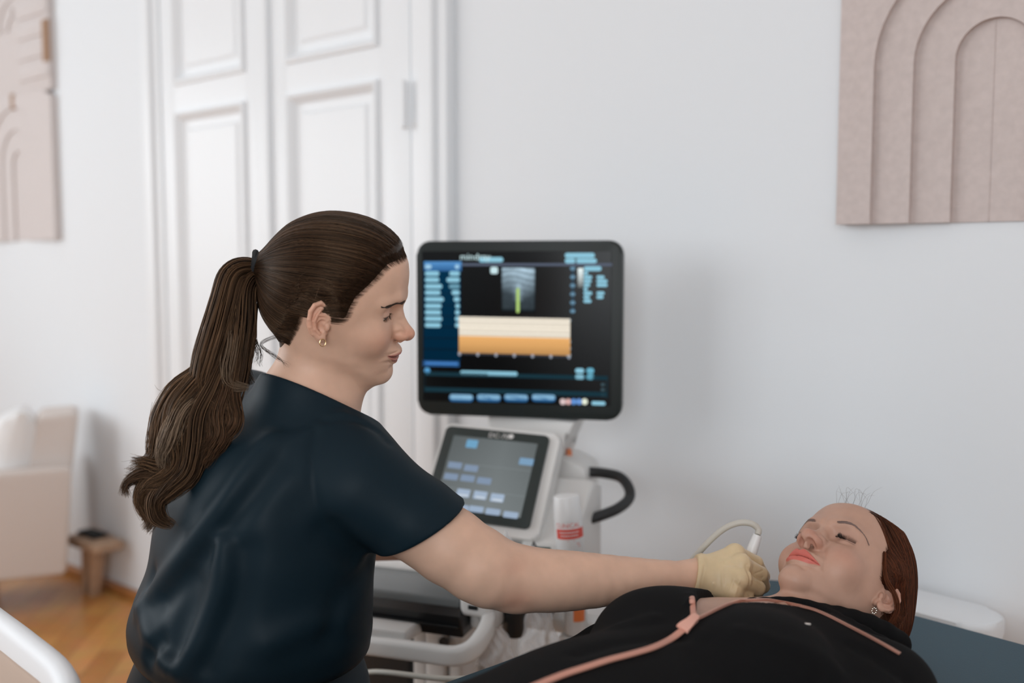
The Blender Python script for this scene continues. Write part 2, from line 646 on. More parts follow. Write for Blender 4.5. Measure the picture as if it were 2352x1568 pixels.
def relief(mb, cx, z0, z1, hw, zs, radii, depths, front, cl=None):
    """stepped arch relief: the frame and each inner arch are slabs of falling thickness"""
    n = 24
    outer = [(cx - hw, z0)]
    for i in range(n + 1):
        t = i / n
        a = math.pi * t
        x, z = -math.cos(a), math.sin(a)
        s = min(hw / max(abs(x), 1e-6), (z1 - zs) / max(z, 1e-6))
        outer.append((cx + x * s, zs + z * s))
    outer.append((cx + hw, z0))
    loops = [outer] + [arch(cx, z0, zs, r, n) for r in radii]
    for i, (dp) in enumerate(depths):
        if i < len(radii):
            L0, L1 = loops[i], loops[i + 1]
            V = []; F = []
            k = len(L0)
            for L in (L0, L1):
                for y in (front - dp, front):
                    V += [(x, y, z) for x, z in L]
            for j in range(k - 1):
                F.append((j, j + 1, 2 * k + j + 1, 2 * k + j)); F.append((2 * k + j, 2 * k + j + 1, 3 * k + j + 1, 3 * k + j)); F.append((k + j, k + j + 1, j + 1, j))
            F.append((0, 2 * k, 3 * k, k)); F.append((k - 1, 2 * k - 1, 4 * k - 1, 3 * k - 1))
            mb.add(np.array(V), F)
        else:
            mb.add(*prism(loops[-1], front - dp, front, axis=1))


ra = thing('wall_relief', 'blush pink felt relief panel with nested arches on the wall above the patient', 'wall art', (-.525, WALL_Y, 1.40))
mb = MB()
relief(mb, -.511, 1.394, 2.35, .280, 1.696, [.212, .141, .069], [.046, .033, .020, .007], WALL_Y)
mb.add(*wbox(-.5160, -.5140, WALL_Y - .0082, WALL_Y, 1.394, 1.764))
mb.build('arch_panel', M_felt, ra, sharp=30)

la = thing('wall_relief', 'pink felt relief with arches and lines, left of the white double door', 'wall art', (-4.43, WALL_Y, 1.41))
M_felt2 = mat('felt_lit_tone', (.66, .605, .59), .95, spec=.1, var=(70, .06), bump=(450, .3, .0012))  # felt base lightened to stand in for brighter light on this panel
mb = MB()
relief(mb, -4.432, 1.41, 2.02, .338, 1.735, [.243, .150, .060], [.030, .021, .013, .004], WALL_Y)
mb.build('arch_panel', M_felt2, la, sharp=30)
mb = MB()
mb.add(*wbox(-4.770, -4.094, WALL_Y - .026, WALL_Y, 2.02, 2.62, .002))
for k in range(4): mb.add(*wbox(-4.36, -4.094, WALL_Y - .034, WALL_Y - .02, 2.075 + k * .085, 2.135 + k * .085, .004))
for r in (.09, .17, .25):
    p = [(-4.40 + r * math.cos(a), 2.30 + r * math.sin(a)) for a in np.linspace(math.pi * .5, math.pi, 14)]
    p = p + [((x + 4.40) * (r - .045) / r - 4.40, (z - 2.30) * (r - .045) / r + 2.30) for x, z in p[::-1]]
    mb.add(*prism(p, WALL_Y - .034, WALL_Y - .02, axis=1))
mb.build('line_panel', M_felt2, la, sharp=30)
M_slot = mat('brown_slot', (.36, .22, .14), .8)
MB().add(*wbox(-4.448, -4.418, WALL_Y - .032, WALL_Y - .02, 1.97, 2.035, .002)).build('slot_inlay', M_slot, la)
MB().add(*wbox(-4.135, -4.093, WALL_Y - .036, WALL_Y - .02, 2.13, 2.30, .003)).build('slot_inlay', M_slot, la)
# ------------------------------------------------------------------ heads (head frame: x = person's right, y = forward, z = up; 0 = between the ear canals)
def interp(x, xs, ys):
    """smooth (monotone-ish cubic) interpolation"""
    xs = np.asarray(xs, float); ys = np.asarray(ys, float)
    m = np.gradient(ys, xs)
    i = np.clip(np.searchsorted(xs, x) - 1, 0, len(xs) - 2)
    h = xs[i + 1] - xs[i]; t = np.clip((x - xs[i]) / h, 0, 1)
    return (2 * t**3 - 3 * t**2 + 1) * ys[i] + (t**3 - 2 * t**2 + t) * h * m[i] + (-2 * t**3 + 3 * t**2) * ys[i + 1] + (t**3 - t**2) * h * m[i + 1]


HZS = [-.105, -.0955, -.0917, -.0875, -.080, -.070, -.0630, -.055, -.0430, -.030, -.018, 0.0, .016, .027, .036, .047, .061, .073, .088, .0966]
HFR = [.050, .0670, .0750, .0785, .0820, .0848, .0862, .0872, .0885, .0890, .0880, .085, .0845, .0873, .0901, .0928, .094, .0937, .0909, .0893]
MZ = [-.0955, -.0917, -.0875, -.080, -.0718, -.0645, -.059, -.0533, -.0488, -.0440, -.0405, -.0366, -.030, -.024]
MG = [0.0, -0.0017, -0.0029, -0.0044, -0.0025, 0.0052, 0.006, 0.0032, 0.0082, 0.0067, 0.0085, 0.0110, 0.0035, 0.0]
HWD = [.012, .022, .0265, .0300, .0350, .0410, .0440, .0480, .0525, .0565, .0600, .0640, .0655, .0660, .0662, .0662, .0662, .0660, .0640, .062]


def lips(x, z, o):
    """rolls of the upper and lower lip, groove between them and the tinted area, over (|x|, z)"""
    mw = o.get('mw', 1); lf = o.get('lf', 1)
    X = np.array([0, .0062, .0160, .0215, .0265]) * mw
    up = o.get('smile', 0)
    zs = np.interp(x, X, np.array([-.0480, -.0476, -.0474, -.0472, -.0466]) + up * np.array([0, 0, .0006, .0015, .0028]))
    zu = zs + o.get('lu', 1) * (interp(np.minimum(x, X[-1]), X, [-.0388, -.0370, -.0407, -.0437, -.0464]) - np.interp(x, X, [-.0480, -.0476, -.0474, -.0472, -.0466])); zu = np.maximum(zu , zs + .0003)
    zl = interp(np.minimum(x, X[-1]), X, [-.0575, -.0572, -.0542, -.0512, -.0469]); zl = np.minimum(zl + up * np.clip(x / X[-1], 0, 1) ** 2 * .0028, zs - .0003)
    tap = np.clip(1 - (x / X[-1]) ** 3, 0, 1)
    tu = (z - zs) / (zu - zs); tl = (zs - z) / (zs - zl)
    hu = np.where((tu > 0) & (tu < 1.45), np.sin(np.pi * np.clip(tu / 1.45, 0, 1) ** .80) ** 1.4, 0) * .0036 * lf * tap
    hl = np.where((tl > 0) & (tl < 1.4), np.sin(np.pi * np.clip(tl / 1.4, 0, 1) ** .85) ** 1.3, 0) * .0041 * lf * tap
    sg = .0009 * np.exp(-((z - zs) / .0016) ** 2) * np.clip(1.05 - (x / X[-1]) ** 6, 0, 1) * (x < X[-1] * 1.06)
    m = np.minimum(np.clip((1.0 - tu) * (zu - zs) / .0008 + .5, 0, 1), np.clip((1.0 - tl) * (zs - zl) / .0008 + .5, 0, 1)) * np.clip((X[-1] - x) / .002, 0, 1)
    return hu, hl, sg, m


def eye_pos(s): return np.array([s * .0315, .0655, .0195])


def head_fn(q, o):
    """signed distance-like value of head, neck stump and ears; o = options of the person"""
    q = q.copy()
    ax = np.abs(q[:, 0])
    qs = np.stack([ax, q[:, 1], q[:, 2]], 1)               # mirrored half
    x, y, z = qs[:, 0], qs[:, 1], qs[:, 2]
    fr = interp(z, HZS, o.get('fr', HFR)); wd = interp(z, HZS, o.get('wd', HWD))
    yw = .012
    n = 2.25
    fwd = y > yw
    ry = np.where(fwd, fr - yw, .075)
    mg = interp(np.clip(z, MZ[0], MZ[-1]), MZ, MG) * np.exp(-(x / .022) ** 2) * (y > .03)
    rr = (np.abs(x / wd) ** n + np.abs((y - mg - yw) / ry) ** n + 1e-12) ** (1 / n)
    d = (rr - 1) * np.minimum(wd, ry) * .85
    d = smax(d, z - .104, .02)
    # underside of the jaw: a plane rising from the chin to the jaw angle
    nj = np.array([0, -.40, -.9165])
    jaw = (qs - np.array([0, .080, o.get('jawz', -.0935)])) @ nj
    d = smax(d, jaw, .016)
    if o.get('under'): d = smin(d, chain(qs, o['under'][0], o['under'][1], .02), .034)
    if o.get('chin'): d = smin(d, ell(qs, o['chin'][0], o['chin'][1]), .012)
    cr = ell(qs, (0, -.006, .040), (.0735, .0955, .090))
    d = smin(d, cr, .014)
    # cheek, brow, chin
    d = smin(d, ell(qs, (.039, .055, -.014), (.021, .024, .024)), .018)
    d = smin(d, chain(qs, [(.008, .0865, .039), (.028, .0835, .0435), (.046, .066, .038)], [.006, .0065, .005]), .012)
    d = smin(d, ell(qs, (0, .0765, -.0765), (.015, .0155, .013)), .014)
    # eye socket, then the lids over the eyeball
    d = smax(d, -ell(qs, (.0315, .0885, .0215), (.0195, .0125, .0115)), .014)
    d = smax(d, -ell(qs, (.0165, .090, .020), (.007, .010, .008)), .008)
    e = np.linalg.norm(qs - np.array([.0315, .0655, .0195]), axis=1)
    d = smin(d, e - .0130, .0035)
    lid = polyd(qs, o['crease'])                            # crease of the upper lid
    d = d + .0013 * np.exp(-(lid / .0016) ** 2)
    d = d + .0010 * np.exp(-(polyd(qs, o['lash']) / .0012) ** 2)
    d = d - .0012 * np.exp(-(polyd(qs, [(.018, .074, .007), (.032, .078, .0055), (.045, .066, .009)]) / .004) ** 2)
    if o.get('open'):
        d = smax(d, -ell(qs, o['open'][0], o['open'][1]), .0012)
    # nose
    nz = chain(qs, [(0, .0820, .026), (0, .0885, .0125), (0, .0995, -.0045)], [.0068, .0070, .0084], .004)
    d = smin(d, nz, .009)
    d = smin(d, ell(qs, (0, .1054, -.0122), (.0106, .0108, .0096)), .006)
    d = smin(d, ell(qs, (.0122, .0970, -.0142), (.0064, .0105, .0074)), .0055)
    d = smin(d, ell(qs, (.0118, .0905, -.0050), (.0062, .0085, .0080)), .007)
    d = smin(d, cone(qs, (0, .1075, -.0175), (0, .0965, -.0235), .0042, .0048), .004)
    d = d + .0015 * np.exp(-(polyd(qs, [(.0140, .1035, -.0080), (.0180, .0975, -.0062), (.0205, .0890, -.0110), (.0200, .0865, -.0180)]) / .0026) ** 2)
    ns = ell(qs @ np.array([[.94, .34, 0], [-.34, .94, 0], [0, 0, 1.0]]).T, (.0415, .0915, -.0232), (.0034 * o.get('ns', 1), .0062 * o.get('ns', 1), .0066))
    d = smax(d, -ns, .0028)
    # lips: two rolls between their outlines, meeting in a groove
    hu, hl, sg, _ = lips(x, z, o)
    d = d - np.where(y > .05, hu + hl - sg, 0)
    d = d + .0012 * np.exp(-(polyd(qs, [(0, .103, -.024), (0, .101, -.036)]) / .0028) ** 2)      # philtrum
    d = d + .0010 * np.exp(-(polyd(qs, [(.0215, .087, -.018), (.029, .079, -.036), (.031, .076, -.046)]) / .0032) ** 2) * o.get('fold', 1)
    d = d + .0012 * np.exp(-(polyd(qs, [(0, .0915, -.0645), (.012, .0885, -.0645)]) / .0045) ** 2)
    # ears
    if o.get('noear'): return d
    near = (ax > .052) & (np.abs(y + .01) < .058) & (np.abs(z) < .058)
    if near.any():
        d[near] = ear_fn(qs[near], d[near])
    return d


_n = np.array([.92, .37, .12]); _n /= np.linalg.norm(_n)          # the ear's face looks outward and a little forward
_u = np.array([.38, -.90, .10]); _u -= _n * (_u @ _n); _u /= np.linalg.norm(_u)   # towards the back rim
_v = np.cross(_u, _n); _v *= np.sign(_v[2])
EAR_R = np.stack([_u, _v, _n], 1)
EAR_O = np.array([.0680, .0030, .0020])


def ear_fn(q, d):
    p = (q - EAR_O) @ EAR_R * 1000                                # millimetres: (back, up, out)
    hel = chain(p, [(7, -1, 1.5), (2.5, 8, 2.2), (4, 18, 2.8), (10, 25.5, 3.6), (18, 27.5, 4.4), (26, 23, 5), (30, 14, 5.4), (29.6, 3, 5.4), (26, -7, 5), (19.5, -16, 4), (12, -21.5, 3)],
                [2.0, 2.8, 3.1, 3.3, 3.3, 3.3, 3.2, 3.0, 2.9, 2.9, 3], .8)
    plate = ell(p, (15.5, 3.5, 1.2), (16.5, 24.5, 3.4))
    lobe = ell(p, (8.5, -20.5, 2.4), (7.2, 6.8, 3.2))
    e = smin(plate, lobe, 3)
    e = smax(e, -ell(p, (10.5, -4, 4.6), (7.4, 9.4, 6.0)), 1.4)    # concha
    e = smax(e, -ell(p, (13.5, 17.0, 5.2), (5.0, 4.6, 4.2)), 1.5)
    e = smin(e, hel, 1.2)
    anti = chain(p, [(12, -14.5, 3.8), (19, -9, 4.8), (22.3, 1.5, 5.4), (20, 10.5, 5.0), (17, 17, 4.2), (14.5, 21.5, 3.2)], [2.5, 2.4, 2.4, 2.2, 1.8, 1.2], .8)
    anti = np.minimum(anti, chain(p, [(20, 10.5, 4.8), (11, 11.5, 3.6), (4, 10, 2.4)], [2.1, 1.8, 1.3]))
    e = smin(e, anti, 1.8)
    e = smin(e, ell(p, (2.4, -4.5, 3.4), (3.4, 5.4, 3.0)), 2.2)   # tragus
    back = chain(p, [(3, 14, -4), (8, 2, -6), (4, -14, -4)], [7, 8, 5])
    e = smin(e, back, 4)
    return smin(d, e / 1000, .0028)


def skin_col(q, base, o):
    """skin tint: lips, cheeks, ears and nose a little redder (q in the head frame)"""
    qs = np.stack([np.abs(q[:, 0]), q[:, 1], q[:, 2]], 1)
    c = np.tile(np.asarray(base, float), (len(q), 1))
    def mixc(w, col):
        nonlocal c
        w = np.clip(w, 0, 1)[:, None]
        c = c * (1 - w) + w * np.asarray(col)
    g = lambda p, r: np.exp(-(np.linalg.norm((qs - np.asarray(p)) / np.asarray(r), axis=1)) ** 2)
    mixc(.45 * g((.044, .068, -.015), (.020, .03, .018)), o['blush'])
    mixc(.55 * g((.006, .112, -.010), (.016, .016, .012)), o['blush'])
    mixc(.6 * g((.013, .098, -.017), (.010, .012, .009)), o['blush'])
    mixc(.55 * g((.082, -.012, .012), (.012, .03, .035)), o['blush'])
    _, _, sg, lm = lips(qs[:, 0], qs[:, 2], o)
    lm = np.where(qs[:, 1] > .055, lm, 0)
    mixc(lm * o.get('lipw', 1), o['lip'])
    mixc(np.where(qs[:, 1] > .055, np.clip(sg / .0009, 0, 1) ** 2 * .8, 0), np.asarray(o['lip']) * .40)
    ns = ell(qs @ np.array([[.94, .34, 0], [-.34, .94, 0], [0, 0, 1.0]]).T, (.0415, .0915, -.0232), (.0033 * o.get('ns', 1), .0060 * o.get('ns', 1), .0066))
    mixc(np.clip(.5 - (ns + .0006) / .0008, 0, 1) * .8, (.10, .03, .02))
    mixc(.35 * g((.034, .080, .024), (.018, .014, .010)), o['lidc'])
    return c


def on_skin(pts, o, off=0.0):
    """settle head-frame points on the head's skin, then lift them by off"""
    fn = lambda p: head_fn(p, o)
    p = snap(fn, np.asarray(pts, float), 6, .003)
    g = grad(fn, p); g /= np.linalg.norm(g, axis=1)[:, None]
    return p + g * off, g


def brow(o, s, pts, hw, n, rad, lean=.5):
    """eyebrow hairs along a head-frame line: they lean from the inner end up and outward"""
    c = spline(pts, 60)
    r = np.random.default_rng(3 + s)
    t = r.random(n) ** .9; i = (t * 58).astype(int)
    w = np.interp(t, [0, .12, .6, 1], [.8, 1, .75, .15]) * hw
    off = (r.random(n) - .5) * 2
    b = c[i] + np.stack([np.zeros(n), np.zeros(n), off * w], 1)
    tang = c[np.minimum(i + 1, 59)] - c[i]; tang /= np.linalg.norm(tang, axis=1)[:, None]
    dirv = tang + np.stack([np.zeros(n), np.zeros(n), lean * np.interp(t, [0, .25, .6], [.8, .3, 0]) - off * .35], 1)
    L = np.interp(t, [0, .5, 1], [.004, .006, .005])
    P = np.stack([b + dirv * (L * k / 4)[:, None] for k in range(5)], 1)
    P[:, :, 0] *= s
    Q, _ = on_skin(P.reshape(-1, 3), o, .0003)
    return strands(Q.reshape(n, 5, 3), np.full(n, rad))


def lashes(o, s, line, n, length, down, rad, out=1.0):
    """eyelashes fanning off a head-frame lid line"""
    c = spline(line, 50); c[:, 0] *= s
    c, g = on_skin(c, o, .0002)
    r = np.random.default_rng(11 + s)
    t = np.linspace(0, 1, n); i = (t * 49).astype(int)
    fan = np.stack([s * (t - .35) * .9, np.zeros(n), np.zeros(n)], 1)
    P = []
    L = length * (.75 + .35 * r.random(n)) * np.interp(t, [0, .3, .8, 1], [.55, 1, 1, .7])
    for k in range(6):
        a = k / 5
        P.append(c[i] + L[:, None] * a * (g[i] * out + fan * .6) + L[:, None] * np.array([0, 0, -1.0]) * (down * a - .55 * a * a * out))
    return strands(np.stack(P, 1), np.full(n, rad), taper=.2)
# ------------------------------------------------------------------ the sonographer
CL_O = dict(crease=[(.019, .0765, .0265), (.031, .0800, .0285), (.045, .070, .0250)], lash=[(.019, .0760, .0140), (.031, .0790, .0130), (.044, .0700, .0150)],
            under=([(0, .046, -.088), (0, .012, -.112), (0, -.012, -.140)], [.021, .036, .050]),
            open=((.0345, .0770, .0140), (.0105, .0085, .0042)), blush=(.66, .28, .18), lip=(.50, .215, .17), lu=.78, smile=1.6, ns=1.12, wd=[.016, .028, .033, .0365, .0420, .0475, .0500, .0530, .0560, .0590, .0620, .0650, .0660, .0662, .0662, .0662, .0662, .0660, .0640, .062], lidc=(.52, .27, .20), fold=.2)
CL_R = np.array([[-.0161, .9825, .1856], [-.9757, .0251, -.2177], [-.2185, -.1846, .9582]])
CL_T = np.array([-.2549, 1.450, 1.2471]); CL_S = 1.013
def cl_h(P): return (P - CL_T) @ CL_R / CL_S                     # u,v,z -> head frame
def cl_w(q): return np.asarray(q, float) @ CL_R.T * CL_S + CL_T   # head frame -> u,v,z

cS, cE, cWr = A(836, 1118, 1.385), A(1196, 1326, 1.40), A(1596, 1327, 1.49)
cM = A(1085, 1288, 1.385); cF = A(1300, 1333, 1.425); cF2 = A(1420, 1333, 1.45)
cSL = np.array([-.44, 1.66, 1.06])
TF = np.array([.85, .527, 0]); TR = np.array([.527, -.85, 0])


def cl_head(P):
    return local(P, cl_w((0, 0, .015)), .175, lambda p: head_fn(cl_h(p), CL_O) * CL_S, .06)


# hand: joints of the five fingers (px, py, V) -> points
def jn(*a): return [A(*p) for p in a]
HAND = dict(
    index=(jn((1600, 1310, 1.492), (1688, 1272, 1.502), (1735, 1293, 1.522), (1752, 1322, 1.535), (1738, 1350, 1.540)), [.014, .0125, .0098, .0088, .0076]),
    middle=(jn((1600, 1320, 1.488), (1702, 1296, 1.478), (1746, 1318, 1.500), (1752, 1345, 1.520), (1730, 1366, 1.530)), [.014, .0128, .0100, .0090, .0078]),
    ring=(jn((1600, 1330, 1.488), (1702, 1330, 1.464), (1740, 1350, 1.482), (1734, 1372, 1.504), (1710, 1380, 1.515)), [.014, .0122, .0096, .0086, .0075]),
    little=(jn((1600, 1342, 1.49), (1684, 1360, 1.460), (1716, 1374, 1.470), (1710, 1384, 1.490), (1690, 1386, 1.498)), [.014, .0110, .0086, .0078, .0068]),
    thumb=(jn((1606, 1318, 1.505), (1648, 1300, 1.530), (1694, 1296, 1.556), (1726, 1318, 1.562)), [.016, .0145, .0112, .0088]))


def cl_hand(P):
    d = None
    for k, (p, r) in HAND.items():
        palm = cone(P, p[0], p[1], r[0], r[1])
        d = palm if d is None else smin(d, palm, .012)
    d = smin(d, ell(P, A(1650, 1332, 1.490), (.036, .017, .030)), .012)
    for k, (p, r) in HAND.items():
        d = smin(d, chain(P, p[1:], r[1:], .003), .0045)
        if k != 'thumb':
            d = smin(d, np.linalg.norm(P - p[1] - np.array([0, -.002, .002]), axis=1) - r[1] * .92, .006)
    return d


def cl_neck(P):
    return chain(P, [cl_w((0, -.022, -.005)), cl_w((0, -.020, -.060)), A(706, 905, 1.462), A(690, 1000, 1.48)], [.050, .0475, .052, .062], .02)


def cl_arm(P):
    d = schain(P, [cS, cM, A(1150, 1318, 1.392), A(1240, 1332, 1.407), A(1320, 1333, 1.425), A(1420, 1332, 1.45), A(1510, 1330, 1.47), cWr],
               [.056, .0535, .0475, .0445, .0415, .0350, .0285, .0240], 20)
    d = smin(d, ell(P, A(1180, 1380, 1.392), (.018, .018, .011)), .020)
    return d


def cl_hd(P):
    return local(P, A(1670, 1325, 1.5), .13, cl_hand, .05)


def cl_body(P):
    d = cl_head(P)
    d = smin(d, cl_neck(P), .022)
    d = smin(d, chain(P, [A(690, 985, 1.47), A(640, 1180, 1.49), A(575, 1450, 1.48), A(560, 1560, 1.49)], [.075, .105, .105, .11], .05), .06)
    d = smin(d, cone(P, A(690, 1000, 1.47), cS, .050, .050), .04)
    d = smin(d, cone(P, A(690, 1000, 1.47), cSL, .048, .046), .04)
    d = smin(d, cl_arm(P), .035)
    cLE = cSL + np.array([.13, .13, -.24]); cLH = cLE + np.array([.20, .06, -.03])
    d = smin(d, chain(P, [cSL, cLE, cLH], [.056, .045, .028], .02), .03)
    for k in range(4):
        a = cLH + np.array([.02, .012, .0]); b_ = a + np.array([.055 + .01 * (k in (1, 2)), .03 - .022 * k, -.006]); c_ = b_ + np.array([.03, .004, -.02])
        d = smin(d, chain(P, [cLH, a + np.array([.02, .012 - .018 * k, 0]), b_, c_], [.020, .010, .0085, .0070]), .006)
    d = smin(d, chain(P, [cLH, cLH + np.array([.035, -.03, -.01]), cLH + np.array([.07, -.035, -.02])], [.018, .011, .008]), .008)
    d = smin(d, cl_hd(P), .02)
    return d


M_skin = mat('skin', (.6, .36, .26), .46, spec=.38, attr='col', sss=.12, scale=.008, var=(38, .10), bump=(900, .06, .0006))


def face_sel(T, R, s):
    return lambda P: (((P - T) @ R / s)[:, 1] > .03) & (np.linalg.norm(P - T, axis=1) < .16) | ((np.abs(((P - T) @ R / s)[:, 0]) > .055) & (np.linalg.norm(P - T, axis=1) < .115))


def feat_sel(T, R, s):
    def f(P):
        q = (P - T) @ R / s; x = np.abs(q[:, 0])
        return (np.linalg.norm(P - T, axis=1) < .16) & (((q[:, 1] > .045) & (x < .055) & (q[:, 2] < .042) & (q[:, 2] > -.068)) | ((x > .060) & (np.abs(q[:, 1] + .01) < .045) & (np.abs(q[:, 2]) < .045)))
    return f


def mouth_sel(T, R, s):
    def f(P):
        q = (P - T) @ R / s; x = np.abs(q[:, 0])
        return (q[:, 1] > .062) & (x < .034) & (q[:, 2] < -.035) & (q[:, 2] > -.060) & (q[:, 1] < .12)
    return f


def make_body(name, fn, lo, hi, h, T, R, s, o, base, extra=None, m=None):
    V, F = solid(fn, lo, hi, h, [face_sel(T, R, s), feat_sel(T, R, s), mouth_sel(T, R, s)])
    q = (V - T) @ R / s
    near = np.linalg.norm(q, axis=1) < .17
    col = np.tile(np.asarray(base, float), (len(V), 1))
    col[near] = skin_col(q[near], base, o)
    if extra: col = extra(V, col)
    return V, F, col


def cl_extra(V, c):
    w = .45 * np.exp(-(np.linalg.norm((V - A(1182, 1372, 1.37)) / np.array([.024, .05, .02]), axis=1)) ** 2)
    w += .22 * np.exp(-(np.linalg.norm((V - A(1180, 1300, 1.36)) / np.array([.02, .04, .012]), axis=1)) ** 2)
    return c * (1 - w[:, None]) + w[:, None] * np.array([.58, .22, .14])


cl_base = W(np.array([-.40, 1.5, 0.0]))
clin = thing('person', 'woman in dark scrubs with a long brown ponytail, seated and holding the ultrasound probe', 'person', cl_base)
V, F, col = make_body('body', cl_body, (-.72, 1.2, .55), (.50, 1.95, 1.45), .0032, CL_T, CL_R, CL_S, CL_O, (.74, .465, .335), cl_extra)
mk('body', W(V), F, M_skin, clin, True, col)
# eye, lashes, brow, earring
def clin_face():
    M_eye = mat('eye', (.7, .68, .66), .12, attr='col')
    for s in (1, -1):
        v, f = lathe([(.0001, -.0117)] + [(.0117 * math.cos(a), .0117 * math.sin(a)) for a in np.linspace(-1.5, 1.5, 24)] + [(.0001, .0117)], 28)
        axis = np.array([s * .12, .80, -.58]); axis /= np.linalg.norm(axis)
        x = np.cross(axis, (0, 0, 1)); x /= np.linalg.norm(x)
        Rm = np.stack([x, np.cross(axis, x), axis], 1)
        ang = np.arccos(np.clip(v[:, 2] / .0117, -1, 1))
        col = np.where((ang < .50)[:, None], (.035, .018, .010), (.62, .58, .55))
        col = np.where((ang < .2)[:, None], (.004, .004, .004), col)
        mk('eye', W(cl_w(v @ Rm.T + eye_pos(s) + np.array([0, .0006, 0]))), f, M_eye, clin, True, col)
    M_brow = mat('brow_hair', (.050, .029, .018), .7)
    pts = [(.0105, .093, .0345), (.022, .088, .0375), (.034, .080, .0400), (.047, .067, .0375)]
    for s in (1, -1):
        v, f, _ = brow(CL_O, s, pts, .0060, 1000, .00018)
        mk('eyebrow', W(cl_w(v)), f, M_brow, clin)
        v, f, _ = lashes(CL_O, s, [(.020, .0775, .0185), (.031, .0800, .0175), (.045, .0700, .0180)], 46, .0072, .35, .00013)
        mk('eyelashes', W(cl_w(v)), f, M_brow, clin)
    # hoop earring hanging from the lobe
    M_gold = mat('gold', (.78, .50, .26), .22, 1.0)
    p = hit(cl_body, 742, 776)
    a = np.linspace(0, 2 * math.pi, 40)
    r = .0050
    ring = p + np.stack([r * np.sin(a) * .75, -.0035 + r * np.sin(a) * .35, -.0062 + r * np.cos(a)], 1)
    MB().add(*tube(W(ring), .00075, 8, False)).build('earring', M_gold, clin)
clin_face()

# ---- hair: a cap that grows out of the hairline, strands laid over it, the tied ponytail
HL_C = [(.0845, .0940), (.071, .0900), (.053, .0650), (.038, .0460), (.034, .0330), (.029, .0140), (.020, .0045), (.010, .0130), (.002, .0270), (-.016, .0345), (-.033, .0120), (-.0375, -.010), (-.044, -.028), (-.052, -.046), (-.062, -.064), (-.070, -.072),
        (-.09, -.085), (-.20, -.085), (-.20, .22), (.13, .22), (.125, .1080), (.096, .0980)]


def cl_bulk(q):
    d = ell(q, (0, -.006, .046), (.0790, .1020, .0960))
    d = smin(d, ell(q, (0, -.045, .010), (.064, .062, .062)), .03)
    d = smin(d, ell(q, (0, .030, .060), (.068, .062, .068)), .03)
    d = smin(d, cone(q, (0, -.075, .052), (0, -.112, .046), .032, .012), .035)
    return d


CL_NE = dict(CL_O, noear=True)


def cl_hairfn(q, skin=False):
    H = -sd_poly(q[:, 1:3], HL_C)                                # > 0 inside the hair
    sk = smin(head_fn(q, CL_NE), cl_neck(cl_w(q)), .022)
    t = np.clip((H - .006) * .30, -.004, .0085)
    d = smin(sk - t, cl_bulk(q) + np.clip(.020 - H, 0, .05) * .8, .006)
    d = smax(d, -H + .001, .004)
    return np.minimum(d, sk - .0002) if skin else d


TIE = np.array([0, -.113, .043])
M_hair = mat('brown_hair', (.05, .03, .02), .38, spec=.5, attr='col')
M_hair.node_tree.nodes['Principled BSDF'].inputs['Specular Tint'].default_value = (.75, .5, .33, 1)
V, F = solid(cl_hairfn, (-.10, -.15, -.09), (.10, .12, .16), .0032, it=2)
MBH = [(W(cl_w(V)), F, np.tile((.011, .0062, .0042), (len(V), 1)))]


def enter(H, thr):
    """fractional index at which each row of H first rises over its threshold"""
    j = np.argmax(H > thr[:, None], axis=1)
    i = np.arange(len(H)); a = H[i, np.maximum(j - 1, 0)]; b = H[i, j]
    return np.where(j > 0, j - 1 + np.clip((thr - a) / np.where(b - a == 0, 1, b - a), 0, 1), 0.0)


def cap_strands(n, k, seed):
    """hairs combed from the hairline over the head to the tie"""
    r = np.random.default_rng(seed)
    c0 = np.array([0, -.006, .045])
    pole = (TIE - c0) / np.linalg.norm(TIE - c0)
    P = []
    e1 = np.cross(pole, (1, 0, 0)); e1 /= np.linalg.norm(e1); e2 = np.cross(pole, e1)
    th = r.random(n) * 2 * math.pi; s0 = np.sqrt(r.random(n)) * 2.65 + .3
    for j in range(k):
        a = (1 - j / (k - 1)) ** 1.05 * s0 + .06
        wob = .03 * np.sin(th * 40 + j * .3)
        dirv = np.cos(a)[:, None] * pole + np.sin(a)[:, None] * (np.cos(th + wob * .2)[:, None] * e1 + np.sin(th + wob * .2)[:, None] * e2)
        P.append(c0 + dirv * .10)
    P = np.stack(P, 1)
    Q = P.reshape(-1, 3)
    Q = snap(lambda p: cl_hairfn(p, True), Q, 3, .02)
    H = -sd_poly(Q[:, 1:3], HL_C).reshape(n, k)
    g = grad(cl_hairfn, Q); g /= np.linalg.norm(g, axis=1)[:, None] + 1e-9
    lift = np.repeat(.0005 + .0012 * r.random(n) ** 2, k)
    Q = (Q + g * lift[:, None]).reshape(n, k, 3)
    # start each hair where it enters the hair region
    first = enter(H, -.0010 + .007 * r.random(n) ** 1.8)
    out = np.empty_like(Q)
    for i in range(n):
        t = np.linspace(first[i], k - 1, k)
        b = np.minimum(t.astype(int), k - 2); w = (t - b)[:, None]
        out[i] = Q[i, b] * (1 - w) + Q[i, b + 1] * w
    return out, first


def hair_cols(n, r, dark=(.010, .0055, .0036), light=(.090, .046, .024), p=2.2):
    w = (r.random(n) ** p)[:, None]
    return np.asarray(dark) * (1 - w) + np.asarray(light) * w


P, first = cap_strands(7500, 20, 5)
r_ = np.random.default_rng(9)
ok = first < 17
P = P[ok]
v, f, c = strands(cl_w(P), .00024 + .00026 * r_.random(len(P)), hair_cols(len(P), r_, p=2.4), root=.05)
MBH.append((W(v), f, c))


